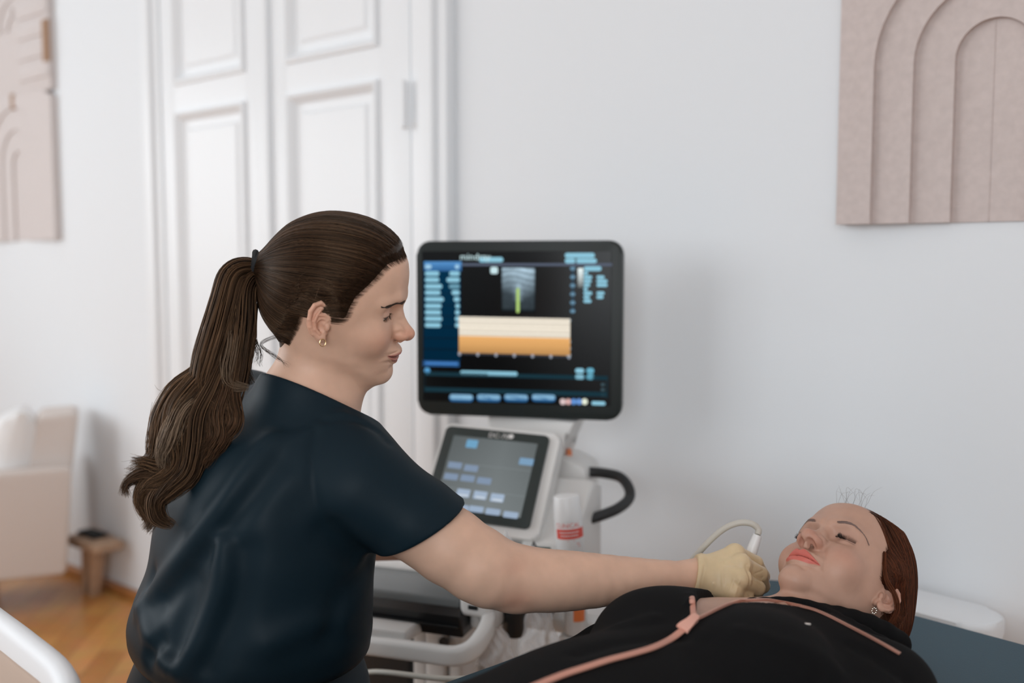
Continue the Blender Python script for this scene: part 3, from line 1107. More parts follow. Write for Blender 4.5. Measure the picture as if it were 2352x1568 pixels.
def lock(pts, n, seed, wave=.006, spread=1.0, light=(.19, .105, .056), dark=(.018, .010, .006), p=1.7, k=40, fray=.0, rad=.00042):
    """a lock of hair: pts = (px, py, V, radius in m)"""
    r = np.random.default_rng(seed)
    g = np.array([list(A(a, b_, c_)) + [d_] for a, b_, c_, d_ in pts])
    c = spline(g, k)
    T = np.gradient(c[:, :3], axis=0); T /= np.linalg.norm(T, axis=1)[:, None]
    ref = np.array([0.15, -.95, .1]); X = np.cross(T, ref); X /= np.linalg.norm(X, axis=1)[:, None]; Y = np.cross(T, X)
    rr = np.sqrt(r.random(n)); th = r.random(n) * 2 * math.pi
    t = np.linspace(0, 1, k)
    ph = r.random(n) * 6.28
    gx = np.round(rr * np.cos(th) * 3) / 3; gy = np.round(rr * np.sin(th) * 3) / 3      # hairs gather into wisps
    mixw = .38 * np.clip(t * 2, 0, 1)
    ox = (rr * np.cos(th))[:, None] * (1 - mixw) + gx[:, None] * mixw
    oy = (rr * np.sin(th))[:, None] * (1 - mixw) + gy[:, None] * mixw
    rad_t = np.clip(c[:, 3], .001, None)
    W1 = wave * np.sin(ph[:, None] * .35 + t[None] * 9) * t[None] + wave * .3 * np.sin(ph[:, None] * 3 + t[None] * 17) * t[None]
    fr = fray * np.clip((t - .6) / .4, 0, 1) ** 2
    fx = r.normal(size=n)[:, None] * fr; fy = r.normal(size=n)[:, None] * fr
    P = c[None, :, :3] + X[None] * ((ox * rad_t * spread + W1 + fx))[:, :, None] + Y[None] * ((oy * rad_t * spread * .7 + W1 * .4 + fy))[:, :, None]
    # uneven ends
    end = 1 - .22 * r.random(n) ** 1.5
    out = np.empty_like(P)
    for i in range(n):
        q = np.linspace(0, end[i] * (k - 1), k); b_ = np.minimum(q.astype(int), k - 2); w = (q - b_)[:, None]
        out[i] = P[i, b_] * (1 - w) + P[i, b_ + 1] * w
    return strands(out, rad * (.7 + .6 * r.random(n)), hair_cols(n, r, dark, light, p), taper=.25)


LOCKS = [
    # outer sweep of the tail that curls under at the shoulder
    ([(606, 626, 1.436, .007), (572, 616, 1.425, .016), (535, 632, 1.405, .020), (515, 690, 1.395, .021), (497, 760, 1.385, .022), (478, 830, 1.375, .021), (468, 888, 1.37, .017), (488, 930, 1.365, .012), (540, 936, 1.365, .006)], 700, 21, .003, {}),
    ([(606, 634, 1.436, .007), (575, 630, 1.425, .018), (552, 665, 1.41, .022), (545, 740, 1.40, .025), (535, 820, 1.39, .026), (528, 890, 1.38, .024), (515, 950, 1.375, .016), (500, 985, 1.37, .008)], 900, 22, .004, dict(dark=(.018, .0105, .007), p=2.4)),
    ([(604, 638, 1.438, .007), (578, 650, 1.43, .016), (566, 710, 1.42, .015), (560, 790, 1.41, .016), (558, 850, 1.40, .013), (575, 885, 1.395, .006)], 420, 23, .003, dict(dark=(.014, .009, .006), light=(.075, .045, .028), p=2.6)),
    ([(530, 700, 1.40, .012), (532, 780, 1.385, .014), (520, 840, 1.375, .014), (530, 880, 1.37, .009), (572, 893, 1.368, .003)], 240, 24, .003, dict(light=(.24, .165, .11), p=1.1)),
    # second tier: falls outward over the shoulder blade
    ([(545, 700, 1.41, .012), (510, 800, 1.39, .018), (465, 865, 1.38, .022), (415, 900, 1.375, .022), (385, 950, 1.37, .021), (375, 1010, 1.37, .020), (368, 1055, 1.37, .018), (335, 1085, 1.37, .014), (292, 1095, 1.37, .008)], 760, 25, .005, dict(fray=.006)),
    ([(540, 720, 1.40, .012), (500, 830, 1.385, .020), (450, 890, 1.372, .022), (412, 940, 1.365, .022), (405, 1000, 1.36, .021), (408, 1055, 1.36, .018), (385, 1090, 1.36, .017), (345, 1115, 1.36, .014), (328, 1150, 1.36, .009), (345, 1195, 1.36, .006), (330, 1215, 1.36, .004)], 700, 26, .005, dict(fray=.003)),
    ([(530, 780, 1.39, .012), (490, 880, 1.372, .018), (455, 950, 1.365, .022), (445, 1020, 1.36, .022), (430, 1080, 1.358, .020), (395, 1120, 1.356, .016), (368, 1155, 1.355, .012), (372, 1190, 1.355, .009), (398, 1210, 1.355, .004)], 620, 27, .005, dict(dark=(.016, .009, .006), p=2.6)),
    ([(540, 800, 1.39, .012), (520, 890, 1.375, .018), (500, 950, 1.366, .018), (505, 1000, 1.36, .017), (485, 1040, 1.357, .014), (462, 1062, 1.355, .006)], 420, 28, .004, dict(light=(.17, .085, .045), fray=.005)),
    ([(530, 830, 1.38, .010), (530, 920, 1.37, .014), (535, 970, 1.362, .013), (505, 1010, 1.358, .010), (452, 1025, 1.355, .004)], 300, 29, .004, dict(light=(.15, .075, .04), fray=.006)),
    ([(470, 900, 1.37, .010), (425, 935, 1.36, .015), (398, 990, 1.353, .016), (385, 1040, 1.352, .014), (375, 1075, 1.352, .010)], 330, 30, .004, dict(light=(.26, .18, .12), p=1.0)),
    # flicks at the left
    ([(430, 1020, 1.365, .010), (390, 1068, 1.362, .014), (340, 1066, 1.36, .010), (300, 1056, 1.36, .003)], 170, 31, .002, dict(fray=.004)),
    ([(430, 1040, 1.365, .010), (380, 1085, 1.362, .014), (325, 1090, 1.36, .010), (292, 1112, 1.36, .006), (286, 1140, 1.36, .002)], 220, 32, .002, dict(fray=.004, light=(.14, .075, .042))),
    ([(420, 1060, 1.36, .012), (375, 1110, 1.358, .012), (340, 1120, 1.356, .008), (322, 1132, 1.356, .003)], 140, 33, .002, dict(fray=.003)),
    ([(370, 1110, 1.357, .008), (350, 1150, 1.355, .010), (355, 1190, 1.354, .008), (385, 1212, 1.354, .003)], 190, 34, .001, dict(light=(.17, .10, .06), p=1.2)),
    # nape wisps
    ([(640, 770, 1.40, .0030), (600, 790, 1.39, .0022), (625, 815, 1.39, .0020), (652, 828, 1.388, .0014), (663, 845, 1.388, .001)], 14, 35, .003, dict(dark=(.014, .008, .005), light=(.04, .024, .015), rad=.0002, fray=.002)),
    ([(585, 780, 1.40, .004), (590, 800, 1.398, .005), (595, 825, 1.397, .006), (592, 842, 1.396, .007)], 22, 36, .003, dict(dark=(.01, .006, .004), light=(.02, .012, .008), rad=.00028)),
]
for pts, n, sd, wv_, kw in LOCKS:
    v, f, c = lock(pts, n, sd, wv_, **kw)
    MBH.append((W(v), f, c))
# loose hairs over the ear and along the outline
rs = np.random.default_rng(77)
fly = []
for a in ([(727, 696), (738, 668), (755, 640)], [(728, 694), (736, 672), (735, 650)], [(690, 668), (696, 640), (730, 622)], [(683, 664), (700, 655)], [(500, 800), (480, 812), (440, 808)], [(372, 905), (362, 900), (355, 890)],
          [(350, 930), (340, 990), (346, 1030)], [(470, 1075), (500, 1090), (505, 1068)], [(395, 1195), (412, 1215), (420, 1190)]):
    g = []
    for p in a:
        h_ = hit(cl_body, *p)
        g.append((h_ if h_ is not None and p[0] > 600 else A(p[0], p[1], 1.36)) + np.array([0, -.016 if p[0] > 600 else 0, .004]))
    fly.append(spline(np.array(g), 26))
v, f, c = strands(np.array(fly), np.full(len(fly), .00022), np.tile((.09, .055, .035), (len(fly), 1)))
MBH.append((W(v), f, c))
off = 0; vv, ff, cc = [], [], []
for v, f, c in MBH:
    vv.append(v); ff.append(f + off); cc.append(c); off += len(v)
mk('hair', np.concatenate(vv), np.concatenate(ff), M_hair, clin, True, np.concatenate(cc))
# hair tie: two twisted loops
M_tie = mat('black_elastic', (.010, .011, .013), .85, bump=(700, .5, .001))
tc_ = cl_w(TIE + np.array([0, -.004, .001])); ax_ = cl_w((0, -1, .05)) - cl_w((0, 0, 0)); ax_ /= np.linalg.norm(ax_)
x_ = np.cross(ax_, (0, 0, 1)); x_ /= np.linalg.norm(x_); y_ = np.cross(ax_, x_)
mb = MB()
for k, (sh, rr_) in enumerate(((-.0065, .0165), (.0, .0185), (.0065, .0165))):
    a = np.linspace(0, 2 * math.pi, 36)
    mb.add(*tube(W(tc_ + np.outer(np.cos(a), x_) * rr_ + np.outer(np.sin(a), y_) * (rr_ + .003) + np.outer(.0025 * np.sin(2 * a + k * 2) + sh, ax_)), .0048, 8, False))
mb.build('hair_tie', M_tie, clin)

# ---- scrub top
p0 = A(1050, 1172, 1.37)
HEM_N = np.array([.497, 0.10, -.862]); HEM_N /= np.linalg.norm(HEM_N)
COL_P = A(676, 890, 1.46); COL_N = np.array([.37, .30, .88]); COL_N /= np.linalg.norm(COL_N)
ZS = [.70, .725, .76, .80, .85, .92, 1.00, 1.06, 1.10, 1.13]
UC = [-.402, -.402, -.402, -.396, -.385, -.374, -.358, -.340, -.325, -.315]
LA = [.150, .195, .210, .210, .205, .205, .195, .165, .120, .07]
LB = [.120, .160, .172, .168, .158, .155, .150, .130, .10, .065]


def torso_raw(P):
    z = P[:, 2]
    uc = interp(z, ZS, UC); a = interp(z, ZS, LA); b_ = interp(z, ZS, LB)
    du = P[:, 0] - uc; dv = P[:, 1] - 1.492
    l = du * TR[0] + dv * TR[1]; s = du * TF[0] + dv * TF[1]
    rr = (np.abs(l / a) ** 2.3 + np.abs(s / b_) ** 2.3 + 1e-9) ** (1 / 2.3)
    d = (rr - 1) * np.minimum(a, b_) * .9
    d = smax(d, .722 - z, .03)
    return smax(d, z - 1.11, .05)


def top_base(P):
    d = torso_raw(P)
    d = smin(d, cone(P, A(705, 960, 1.465), cS + np.array([-.005, .012, .000]), .056, .060), .05)
    d = smin(d, cone(P, A(705, 960, 1.465), cSL, .060, .066), .06)
    d = smin(d, np.linalg.norm(P - A(806, 1050, 1.41), axis=1) - .054, .025)
    ck = chain(P, [A(706, 900, 1.462), A(700, 1000, 1.475)], [.0690, .076])
    ck = smax(ck, (P - COL_P) @ COL_N, .003)
    d = smin(d, ck, .035)
    d = smax(d, (P - COL_P) @ COL_N, .003)
    d = smax(d, -(chain(P, [A(712, 850, 1.462), A(708, 882, 1.462)], [.0575, .0560])), .003)
    sl = schain(P, [cS, cM, A(1150, 1318, 1.392), cE], [.069, .0640, .060, .055], 8)
    sl = smax(sl, (P - p0) @ HEM_N, .005)
    d = smin(d, sl, .028)
    sl2 = chain(P, [cSL, cSL + np.array([.13, .13, -.24])], [.078, .064])
    sl2 = smax(sl2, (P - cSL - np.array([.075, .075, -.14])) @ np.array([.43, .43, -.79]), .003)
    d = smin(d, sl2, .04)
    inner = smax(schain(P, [cS, cM, A(1150, 1318, 1.392), cE], [.056, .0555, .0500, .047], 8), -((P - p0) @ HEM_N + .03), .003)
    return smax(d, -inner, .003)


def fold_lines():
    """ridges (height, width) of the cloth, placed where the photo shows them on the body"""
    F_ = []
    def add(pts, h, w):
        q = hitl(top_base, pts)
        if len(q) > 1: F_.append((spline(np.array(q), 4 * len(q)), h, w))
    add([(622, 1010), (535, 1125), (468, 1215), (412, 1287), (360, 1352), (322, 1392)], .010, .017)
    add([(640, 1060), (560, 1160), (500, 1240), (440, 1310), (380, 1380)], -.007, .018)
    add([(508, 1250), (507, 1340), (470, 1440), (440, 1500), (412, 1538)], .011, .016)
    add([(560, 1270), (548, 1370), (520, 1450), (480, 1530)], -.006, .020)
    add([(440, 1340), (420, 1430), (400, 1500)], -.008, .020)
    add([(330, 1400), (345, 1470), (385, 1525)], .008, .016)
    add([(365, 1480), (345, 1500)], -.012, .016)
    add([(620, 1015), (700, 998), (760, 962), (790, 955)], .0045, .010)
    add([(725, 985), (716, 1060), (722, 1140), (745, 1215)], -.0025, .006)
    add([(745, 968), (800, 962), (860, 985), (893, 1016)], -.004, .007)
    add([(760, 1225), (820, 1280), (868, 1310)], -.012, .022)
    add([(850, 1300), (790, 1370), (760, 1450)], -.007, .022)
    add([(620, 1480), (700, 1440), (780, 1430)], .005, .02)
    add([(760, 1330), (700, 1250), (680, 1180)], -.005, .03)
    add([(345, 1245), (352, 1320), (335, 1370)], -.005, .014)
    return F_


FL = fold_lines()


def top_fn(P):
    d = top_base(P)
    m = np.abs(d) < .06
    if m.any():
        q = P[m]; e = np.zeros(len(q))
        for pl, h, w in FL:
            c = (pl.min(0) + pl.max(0)) / 2; rad = np.linalg.norm(pl - c, axis=1).max() + 3 * w
            near = np.linalg.norm(q - c, axis=1) < rad
            if near.any():
                dd = polyd(q[near], pl)
                e[near] += h * np.exp(-(dd / w) ** 2)
        d[m] = d[m] - e
    return d


def hem_sel(P):
    return ((np.abs((P - p0) @ HEM_N) < .022) & (P[:, 0] > -.22)) | (np.abs((P - COL_P) @ COL_N) < .020) | (np.abs((P - p0) @ HEM_N + .028) < .010) & (P[:, 0] > -.2)


V, F = solid(top_fn, (-.80, 1.15, .66), (.02, 2.0, 1.20), .0052, [hem_sel], it=2)
M_scrub = mat('navy_scrubs', (.0078, .0175, .0250), .48, spec=.10, sheen=.0, sheen_tint=(.25, .40, .50), bump=(1300, .12, .0006))
mk('scrub_top', W(V), F, M_scrub, clin)


def pants_fn(P):
    hip = np.array([-.405, 1.495, .63])
    d = ell(P, hip + np.array([0, 0, .02]), (.185, .175, .135))
    d = smin(d, smax(chain(P, [hip, hip + np.array([0, 0, .14])], [.168, .150]), P[:, 2] - .765, .004), .03)
    for s in (1, -1):
        h0 = hip + TR * s * .09 + np.array([0, 0, -.045]); k = h0 + TF * .34 + TR * s * .07 + np.array([0, 0, -.15]); a = k - TF * .05 + np.array([0, 0, -.31])
        d = smin(d, chain(P, [h0, k, a], [.095, .068, .055], .02), .04)
    return smax(d, .105 - P[:, 2], .004)


V, F = solid(pants_fn, (-.72, 1.1, .08), (.15, 2.05, .80), .009, it=1)
mk('scrub_trousers', W(V), F, mat('navy_trousers', (.016, .030, .042), .55, spec=.2, bump=(900, .1, .0006)), clin)
M_shoe = mat('white_clog', (.7, .7, .7), .5)
for s in (1, -1):
    k = np.array([-.405, 1.495, .0]) + TR * s * .16 + TF * .29
    fr = Frame(k + np.array([0, 0, 0]), TF, -TR, (0, 0, 1))
    v, f = box((.05, 0, .05), (.25, .09, .10), .035, 4, (.72, .8))
    MB().add(fr(v), f).build('clog', M_shoe, clin)


# ---- glove over the hand
CUF_P = A(1590, 1326, 1.49); CUF_N = np.array([-.97, .02, .22]); CUF_N /= np.linalg.norm(CUF_N)
WR = [([(1618, 1300), (1612, 1335), (1608, 1365)], -.0012, .0022), ([(1660, 1290), (1660, 1335), (1662, 1374)], .0012, .0020), ([(1685, 1330), (1676, 1360), (1672, 1376)], .0011, .0018),
      ([(1700, 1330), (1690, 1360), (1686, 1376)], .0012, .0018), ([(1640, 1340), (1640, 1374)], .0010, .0016), ([(1714, 1300), (1722, 1340), (1722, 1372)], -.0014, .0022),
      ([(1712, 1272), (1722, 1296), (1726, 1330)], .0012, .0020), ([(1662, 1298), (1690, 1298), (1718, 1300)], .0008, .0016), ([(1735, 1316), (1752, 1310)], -.0009, .0015), ([(1735, 1330), (1752, 1326)], -.0009, .0015)]


def glove_base(P):
    d = smin(cl_hd(P), cl_arm(P), .02) - .0018
    c = (P - CUF_P) @ CUF_N
    d = d - .0022 * np.exp(-((c + .006) / .006) ** 2) - .0016 * np.clip(1 + c / .03, 0, 1) * (c < 0)
    return smax(d, c, .0008)


GL = []
for pl, h, w in WR:
    q = hitl(glove_base, pl)
    if len(q) > 1: GL.append((spline(np.array(q), 12), h, w))


def glove_fn(P):
    d = glove_base(P)
    for pl, h, w in GL: d = d - h * np.exp(-(polyd(P, pl) / w) ** 2)
    return d


V, F = solid(glove_fn, A(1560, 1400, 1.40) + np.array([-.02, -.02, -.03]), A(1780, 1230, 1.60) + np.array([.02, .02, .03]), .0026, [lambda P: P[:, 0] > -9], it=2)
M_glove = mat('latex_glove', (.72, .56, .345), .42, spec=.4, sss=.12, sssr=(1, .6, .3), scale=.006, var=(60, .08))
mk('glove', W(V), F, M_glove, clin)

# stool she sits on
st = thing('saddle_stool', 'white round stool with a chrome column under the seated woman', 'stool', W(np.array([-.41, 1.49, 0.0])))
M_chrome = mat('chrome', (.75, .76, .78), .15, 1.0)
cst = W(np.array([-.41, 1.49, 0.0]))
MB().add(*lathe([(.05, .445), (.15, .445), (.172, .455), (.176, .468), (.165, .480), (.03, .482)], 40, cst)).build('seat', M_white, st)
MB().add(*lathe([(.028, .06), (.028, .25), (.02, .25), (.02, .446)], 24, cst)).build('column', M_chrome, st)
for k in range(5):
    a = k * 2 * math.pi / 5 + .5
    p = cst + np.array([.24 * math.cos(a), .24 * math.sin(a), 0])
    MB().add(*tube([cst + np.array([0, 0, .085]), (cst + p) / 2 + np.array([0, 0, .085]), p + np.array([0, 0, .062])], [.020, .016, .012], 10)).build('leg', M_chrome, st)
    v, f = lathe([(.006, -.012), (.024, -.012), (.027, -.006), (.027, .006), (.024, .012), (.006, .012)], 20)
    MB().add(v[:, [0, 2, 1]] + p + np.array([0, 0, .028]), f).build('caster', mat('black_rubber', (.02, .02, .02), .6) if k == 0 else bpy.data.materials['black_rubber'], st)
# ------------------------------------------------------------------ the patient
PT_O = dict(crease=[(.018, .078, .0290), (.031, .0805, .0275), (.045, .072, .0255)], lash=[(.0175, .0775, .0235), (.026, .0790, .0205), (.036, .0780, .0190), (.0455, .0710, .0200)],
            blush=(.53, .235, .165), lip=(.62, .150, .115), lu=.88, smile=.6, chin=((0, .0795, -.0770), (.017, .0145, .0130)), lidc=(.55, .30, .24), fold=1.0, mw=1.06, lf=1.1, ns=1.5)
PT_R = np.array([[-.6582, -.406, .634], [.7409, -.1995, .6413], [-.1338, .8918, .4321]])
PT_T = np.array([.4795, 1.450, .8345]); PT_S = 1.018
def pt_h(P): return (P - PT_T) @ PT_R / PT_S
def pt_w(q): return np.asarray(q, float) @ PT_R.T * PT_S + PT_T
BF = np.array([-.7413, -.6712, 0.0]); BL = np.array([.6712, -.7413, 0.0]); UZ = np.array([0, 0, 1.0])
PN = np.array([.3900, 1.3690, .797])
def bp(s, l, z): return np.array([PN[0], PN[1], 0]) + BF * s + BL * l + UZ * z
BR = np.stack([BF, BL, UZ], 1)
pSL, pSR = bp(.045, .160, .775), bp(.055, -.165, .763)
pEL, pER = bp(.31, .235, .765), bp(.31, -.180, .738)
pWL, pWR = bp(.52, .20, .78), bp(.53, -.150, .755)


def pt_torso(P):
    d = ell(P, bp(.150, 0, .783), (.175, .158, .086), BR)
    d = smin(d, ell(P, bp(.40, .01, .782), (.24, .142, .090), BR), .05)
    d = smin(d, ell(P, bp(.62, 0, .770), (.16, .150, .085), BR), .05)
    d = smin(d, ell(P, bp(.20, .085, .838), (.075, .070, .042), BR), .035)
    d = smin(d, ell(P, bp(.20, -.075, .832), (.070, .062, .042), BR), .035)
    d = smin(d, cone(P, bp(.01, 0, .782), pSL, .050, .052), .04)
    d = smin(d, cone(P, bp(.03, -.01, .757), pSR, .042, .048), .03)
    return d


def pt_arms(P):
    d = schain(P, [pSL, (pSL + pEL) / 2, pEL, (pEL + pWL) / 2, pWL], [.052, .049, .041, .040, .027], 9)
    return np.minimum(d, schain(P, [pSR, (pSR + pER) / 2, pER, (pER + pWR) / 2, pWR], [.052, .049, .041, .040, .027], 9))


def pt_neck(P):
    return chain(P, [pt_w((0, -.020, -.005)), pt_w((0, -.020, -.055)), bp(-.02, 0, .800), bp(.05, 0, .795)], [.050, .047, .047, .054], .015)


def pt_body(P):
    d = local(P, pt_w((0, 0, .015)), .175, lambda p: head_fn(pt_h(p), PT_O) * PT_S, .06)
    d = smin(d, pt_neck(P), .014)
    d = smin(d, pt_torso(P), .03)
    d = smin(d, pt_arms(P), .03)
    for W_, sg in ((pWL, 1), (pWR, -1)):
        h = W_ + BF * .05 - BL * sg * .02
        d = smin(d, ell(P, h, (.045, .038, .015), BR), .02)
        for k in range(4):
            a = h + BF * .03 + BL * (k - 1.5) * .019; b_ = a + BF * (.035 + .008 * (k in (1, 2))); c_ = b_ + BF * .022 - UZ * .010
            d = smin(d, chain(P, [a, b_, c_], [.0095, .0085, .0072]), .005)
        d = smin(d, chain(P, [h - BL * sg * .02, h - BL * sg * .048 + BF * .02, h - BL * sg * .055 + BF * .045], [.014, .010, .008]), .007)
    return d


def pt_extra(V, c):
    q = pt_h(V)
    for p, r in (((-.0555, .066, .020), .0012), ((-.030, .088, -.040), .0006)):
        w = .5 * np.exp(-(np.linalg.norm(q - np.array(p), axis=1) / r) ** 2)
        c = c * (1 - w[:, None]) + w[:, None] * np.array([.25, .10, .07])
    return c


pat = thing('person', 'woman lying on the blue couch with closed eyes, in a black jacket with rose zip', 'person', W(bp(.3, 0, .715)))
V, F, col = make_body('body', pt_body, (-.45, .75, .66), (.72, 1.70, 1.02), .0036, PT_T, PT_R, PT_S, PT_O, (.53, .315, .23), pt_extra)
mk('body', W(V), F, M_skin, pat, True, col)
def pt_face():
    M_brow = mat('pencilled_brow', (.20, .125, .105), .6)
    M_lash = mat('black_lashes', (.006, .005, .005), .5)
    pts = [(.0165, .093, .0385), (.027, .0905, .0418), (.0390, .086, .0435), (.0495, .076, .0405), (.0585, .063, .0335)]
    lsh = [(.0180, .0780, .0240), (.026, .0795, .0210), (.036, .0785, .0195), (.0455, .0715, .0205)]
    for s in (-1, 1):
        v, f, _ = brow(PT_O, s, pts, .0022, 520, .00017, .25)
        mk('eyebrow', W(pt_w(v)), f, M_brow, pat)
        v, f, _ = lashes(PT_O, s, lsh, 150, .0095, .25, .00026, .95)
        mk('eyelashes', W(pt_w(v)), f, M_lash, pat)
    M_stone = mat('crystal', (.75, .66, .55), .12, .7)
    M_gold2 = bpy.data.materials['gold']
    p = hit(pt_body, 2007, 1401)
    mb = MB()
    for k in range(8):
        a = k * math.pi / 4
        c = p + np.array([.0036 * math.cos(a), -.0016 + .001 * math.cos(a), .0042 * math.sin(a)])
        v, f = lathe([(.0002, -.0011), (.0009, -.0007), (.0012, 0), (.0009, .0007), (.0002, .0011)], 8)
        mb.add(W(v + c), f)
    e = mb.build('earring', M_stone, pat)
pt_face()

HL_P = [(.0700, .1400), (.0640, .1160), (.0700, .1040), (.0795, .0940), (.0850, .0830), (.0800, .0818), (.0690, .0840), (.0540, .0790), (.0430, .0710), (.0400, .0600), (.0425, .0505), (.0385, .0330), (.0290, .0205), (.0190, .0105), (.0100, .0060), (.0020, .0130), (-.0100, .0200), (-.0260, .0120), (-.0320, -.0080), (-.034, -.03), (-.045, -.07),
        (-.06, -.10), (-.25, -.10), (-.25, .22), (.14, .22), (.0705, .22)]
PT_NE = dict(PT_O, noear=True)
COUCH_Z = .715


def pt_bulk(q):
    d = ell(q, (0, -.014, .048), (.0840, .1080, .1000))
    d = smin(d, ell(q, (0, -.070, .010), (.074, .060, .072)), .03)
    return d


def pt_hairfn(q, skin=False):
    H = -sd_poly(q[:, 1:3], HL_P)
    P = pt_w(q)
    sk = smin(head_fn(q, PT_NE), pt_neck(P) / PT_S, .022)
    t = np.clip((H - .004) * .30, -.004, .010)
    d = smin(sk - t, pt_bulk(q) + np.clip(.024 - H, 0, .05) * .8, .006)
    d = smax(d, -H + .001, .004)
    d = smax(d, (COUCH_Z + .004 - P[:, 2]) / PT_S, .004)
    return np.minimum(d, sk - .0002) if skin else d


M_phair = mat('auburn_hair', (.05, .02, .012), .36, spec=.5, attr='col')
M_phair.node_tree.nodes['Principled BSDF'].inputs['Specular Tint'].default_value = (.8, .45, .28, 1)
V, F = solid(pt_hairfn, (-.12, -.17, -.12), (.12, .12, .17), .0034, it=2)
MBH = [(W(pt_w(V)), F, np.tile((.022, .0065, .0040), (len(V), 1)))]


def pt_strands(n, k, seed):
    """straight hair combed back from the face and down to the couch"""
    r = np.random.default_rng(seed)
    c0 = np.array([0, -.012, .045])
    pole = np.array([0, -.86, -.52]); pole /= np.linalg.norm(pole)
    e1 = np.array([1.0, 0, 0]); e2 = np.cross(pole, e1)
    th = r.random(n) * 2 * math.pi; s0 = np.sqrt(r.random(n)) * 2.75 + .25
    P = []
    for j in range(k):
        a = s0 - (s0 - .12) * (j / (k - 1)) ** 1.0
        tw = th + .02 * np.sin(th * 60 + j * .4)
        P.append(c0 + .105 * (np.cos(a)[:, None] * pole + np.sin(a)[:, None] * (np.cos(tw)[:, None] * e1 + np.sin(tw)[:, None] * e2)))
    Q = np.stack(P, 1).reshape(-1, 3)
    Q = snap(lambda p: pt_hairfn(p, True), Q, 3, .02)
    H = -sd_poly(Q[:, 1:3], HL_P).reshape(n, k)
    g = grad(pt_hairfn, Q); g /= np.linalg.norm(g, axis=1)[:, None] + 1e-9
    Q = (Q + g * np.repeat(.0004 + .0010 * r.random(n) ** 2, k)[:, None]).reshape(n, k, 3)
    first = enter(H, -.0010 + .006 * r.random(n) ** 1.8)
    stay = np.array([(H[i, int(first[i]) + 1:] > -.005).all() for i in range(n)])
    out = np.empty_like(Q)
    for i in range(n):
        t = np.linspace(first[i], k - 1, k); b = np.minimum(t.astype(int), k - 2); w = (t - b)[:, None]
        out[i] = Q[i, b] * (1 - w) + Q[i, b + 1] * w
    return out[(first < k - 5) & stay]


P = pt_strands(7000, 20, 15)
r_ = np.random.default_rng(19)
v, f, c = strands(pt_w(P), .00024 + .00026 * r_.random(len(P)), hair_cols(len(P), r_, (.018, .0055, .0035), (.135, .036, .016), 2.0), root=.05)
MBH.append((W(v), f, c))
# strand tucked over the top of the ear, fine loose hairs above the forehead
loc = []
for k in range(60):
    u_ = r_.normal(size=3) * .0012
    pth = np.array([(-.0690, .040, .046), (-.0725, .030, .030), (-.0765, .0155, .0175), (-.0830, .000, .013), (-.0885, -.014, .004), (-.090, -.022, -.010), (-.084, -.028, -.022)]) + u_ + np.linspace(0, 1, 7)[:, None] * r_.normal(size=3) * .002
    loc.append(spline(pth, 22))
v, f, c = strands(pt_w(np.array(loc)), np.full(60, .0003), hair_cols(60, r_, (.03, .010, .006), (.14, .04, .018), 1.5))
MBH.append((W(v), f, c))
# side hair combed from the temple back over the ear
tmp = []
for s_ in (-1, 1):
    for k in range(420):
        a_ = r_.random()
        st = np.array([np.interp(a_, [0, .3, .6, 1], [.0445, .0400, .0360, .0205]), np.interp(a_, [0, .3, .6, 1], [.0740, .0560, .0340, .0125])]) + r_.normal(size=2) * .0015
        en = np.array([-.030 - .02 * r_.random(), st[1] * .55 - .018 + .012 * r_.random()])
        q_ = np.linspace(0, 1, 16)[:, None]
        yz = st * (1 - q_) + en * q_ + np.array([0, 1.0]) * np.sin(np.pi * q_) * (.004 + .004 * a_)
        tmp.append(np.hstack([np.full((16, 1), s_ * .078), yz]))
Q = np.array(tmp).reshape(-1, 3)
Q = snap(lambda p: pt_hairfn(p, True), Q, 4, .02)
g = grad(pt_hairfn, Q); g /= np.linalg.norm(g, axis=1)[:, None] + 1e-9
Q = (Q + g * np.repeat(.0006 + .0012 * r_.random(len(tmp)), 16)[:, None]).reshape(len(tmp), 16, 3)
v, f, c = strands(pt_w(Q), .00026 + .00024 * r_.random(len(Q)), hair_cols(len(Q), r_, (.018, .0055, .0035), (.135, .036, .016), 2.0), root=.1)
MBH.append((W(v), f, c))
fly = []
for k in range(16):
    x0 = r_.uniform(-.030, .022)
    b0 = np.array([[x0, .076, .097]]); b0 = snap(lambda p: head_fn(p, PT_NE), b0, 5)[0]
    dx = r_.normal(size=3) * .008
    fly.append(spline(np.array([b0, b0 + np.array([dx[0] * .4, .006, .006]), b0 + np.array([dx[0], .010 + abs(dx[1]) * .7, .014]), b0 + np.array([dx[0] * 1.7, .009 + dx[1], .024])]), 22))
v, f, c = strands(pt_w(np.array(fly)), np.full(len(fly), .00013), np.tile((.05, .025, .016), (len(fly), 1)))
MBH.append((W(v), f, c))
off = 0; vv, ff, cc = [], [], []
for v, f, c in MBH:
    vv.append(v); ff.append(f + off); cc.append(c); off += len(v)
mk('hair', np.concatenate(vv), np.concatenate(ff), M_phair, pat, True, np.concatenate(cc))
# ---- jacket, zip, trousers, couch
def jk_off(P):
    d = smin(pt_torso(P), pt_arms(P), .03) - .011
    return d


def jh(*pts):
    return hitl(jk_off, pts)


LAP_L = jh((1590, 1424), (1612, 1414), (1640, 1400), (1668, 1388), (1700, 1381))
LAP_R = jh((1590, 1424), (1588, 1400), (1586, 1380))
slit = [(x - np.array([PN[0], PN[1], 0])) for x in list(LAP_L)]
slr = [(x - np.array([PN[0], PN[1], 0])) for x in list(LAP_R)]
poly = [(x @ BF, x @ BL) for x in slit] + [(.02, .060), (-.04, .080), (-.20, .080), (-.20, -.12), (.0, -.12)] + [(x @ BF, x @ BL) for x in slr[:0:-1]]
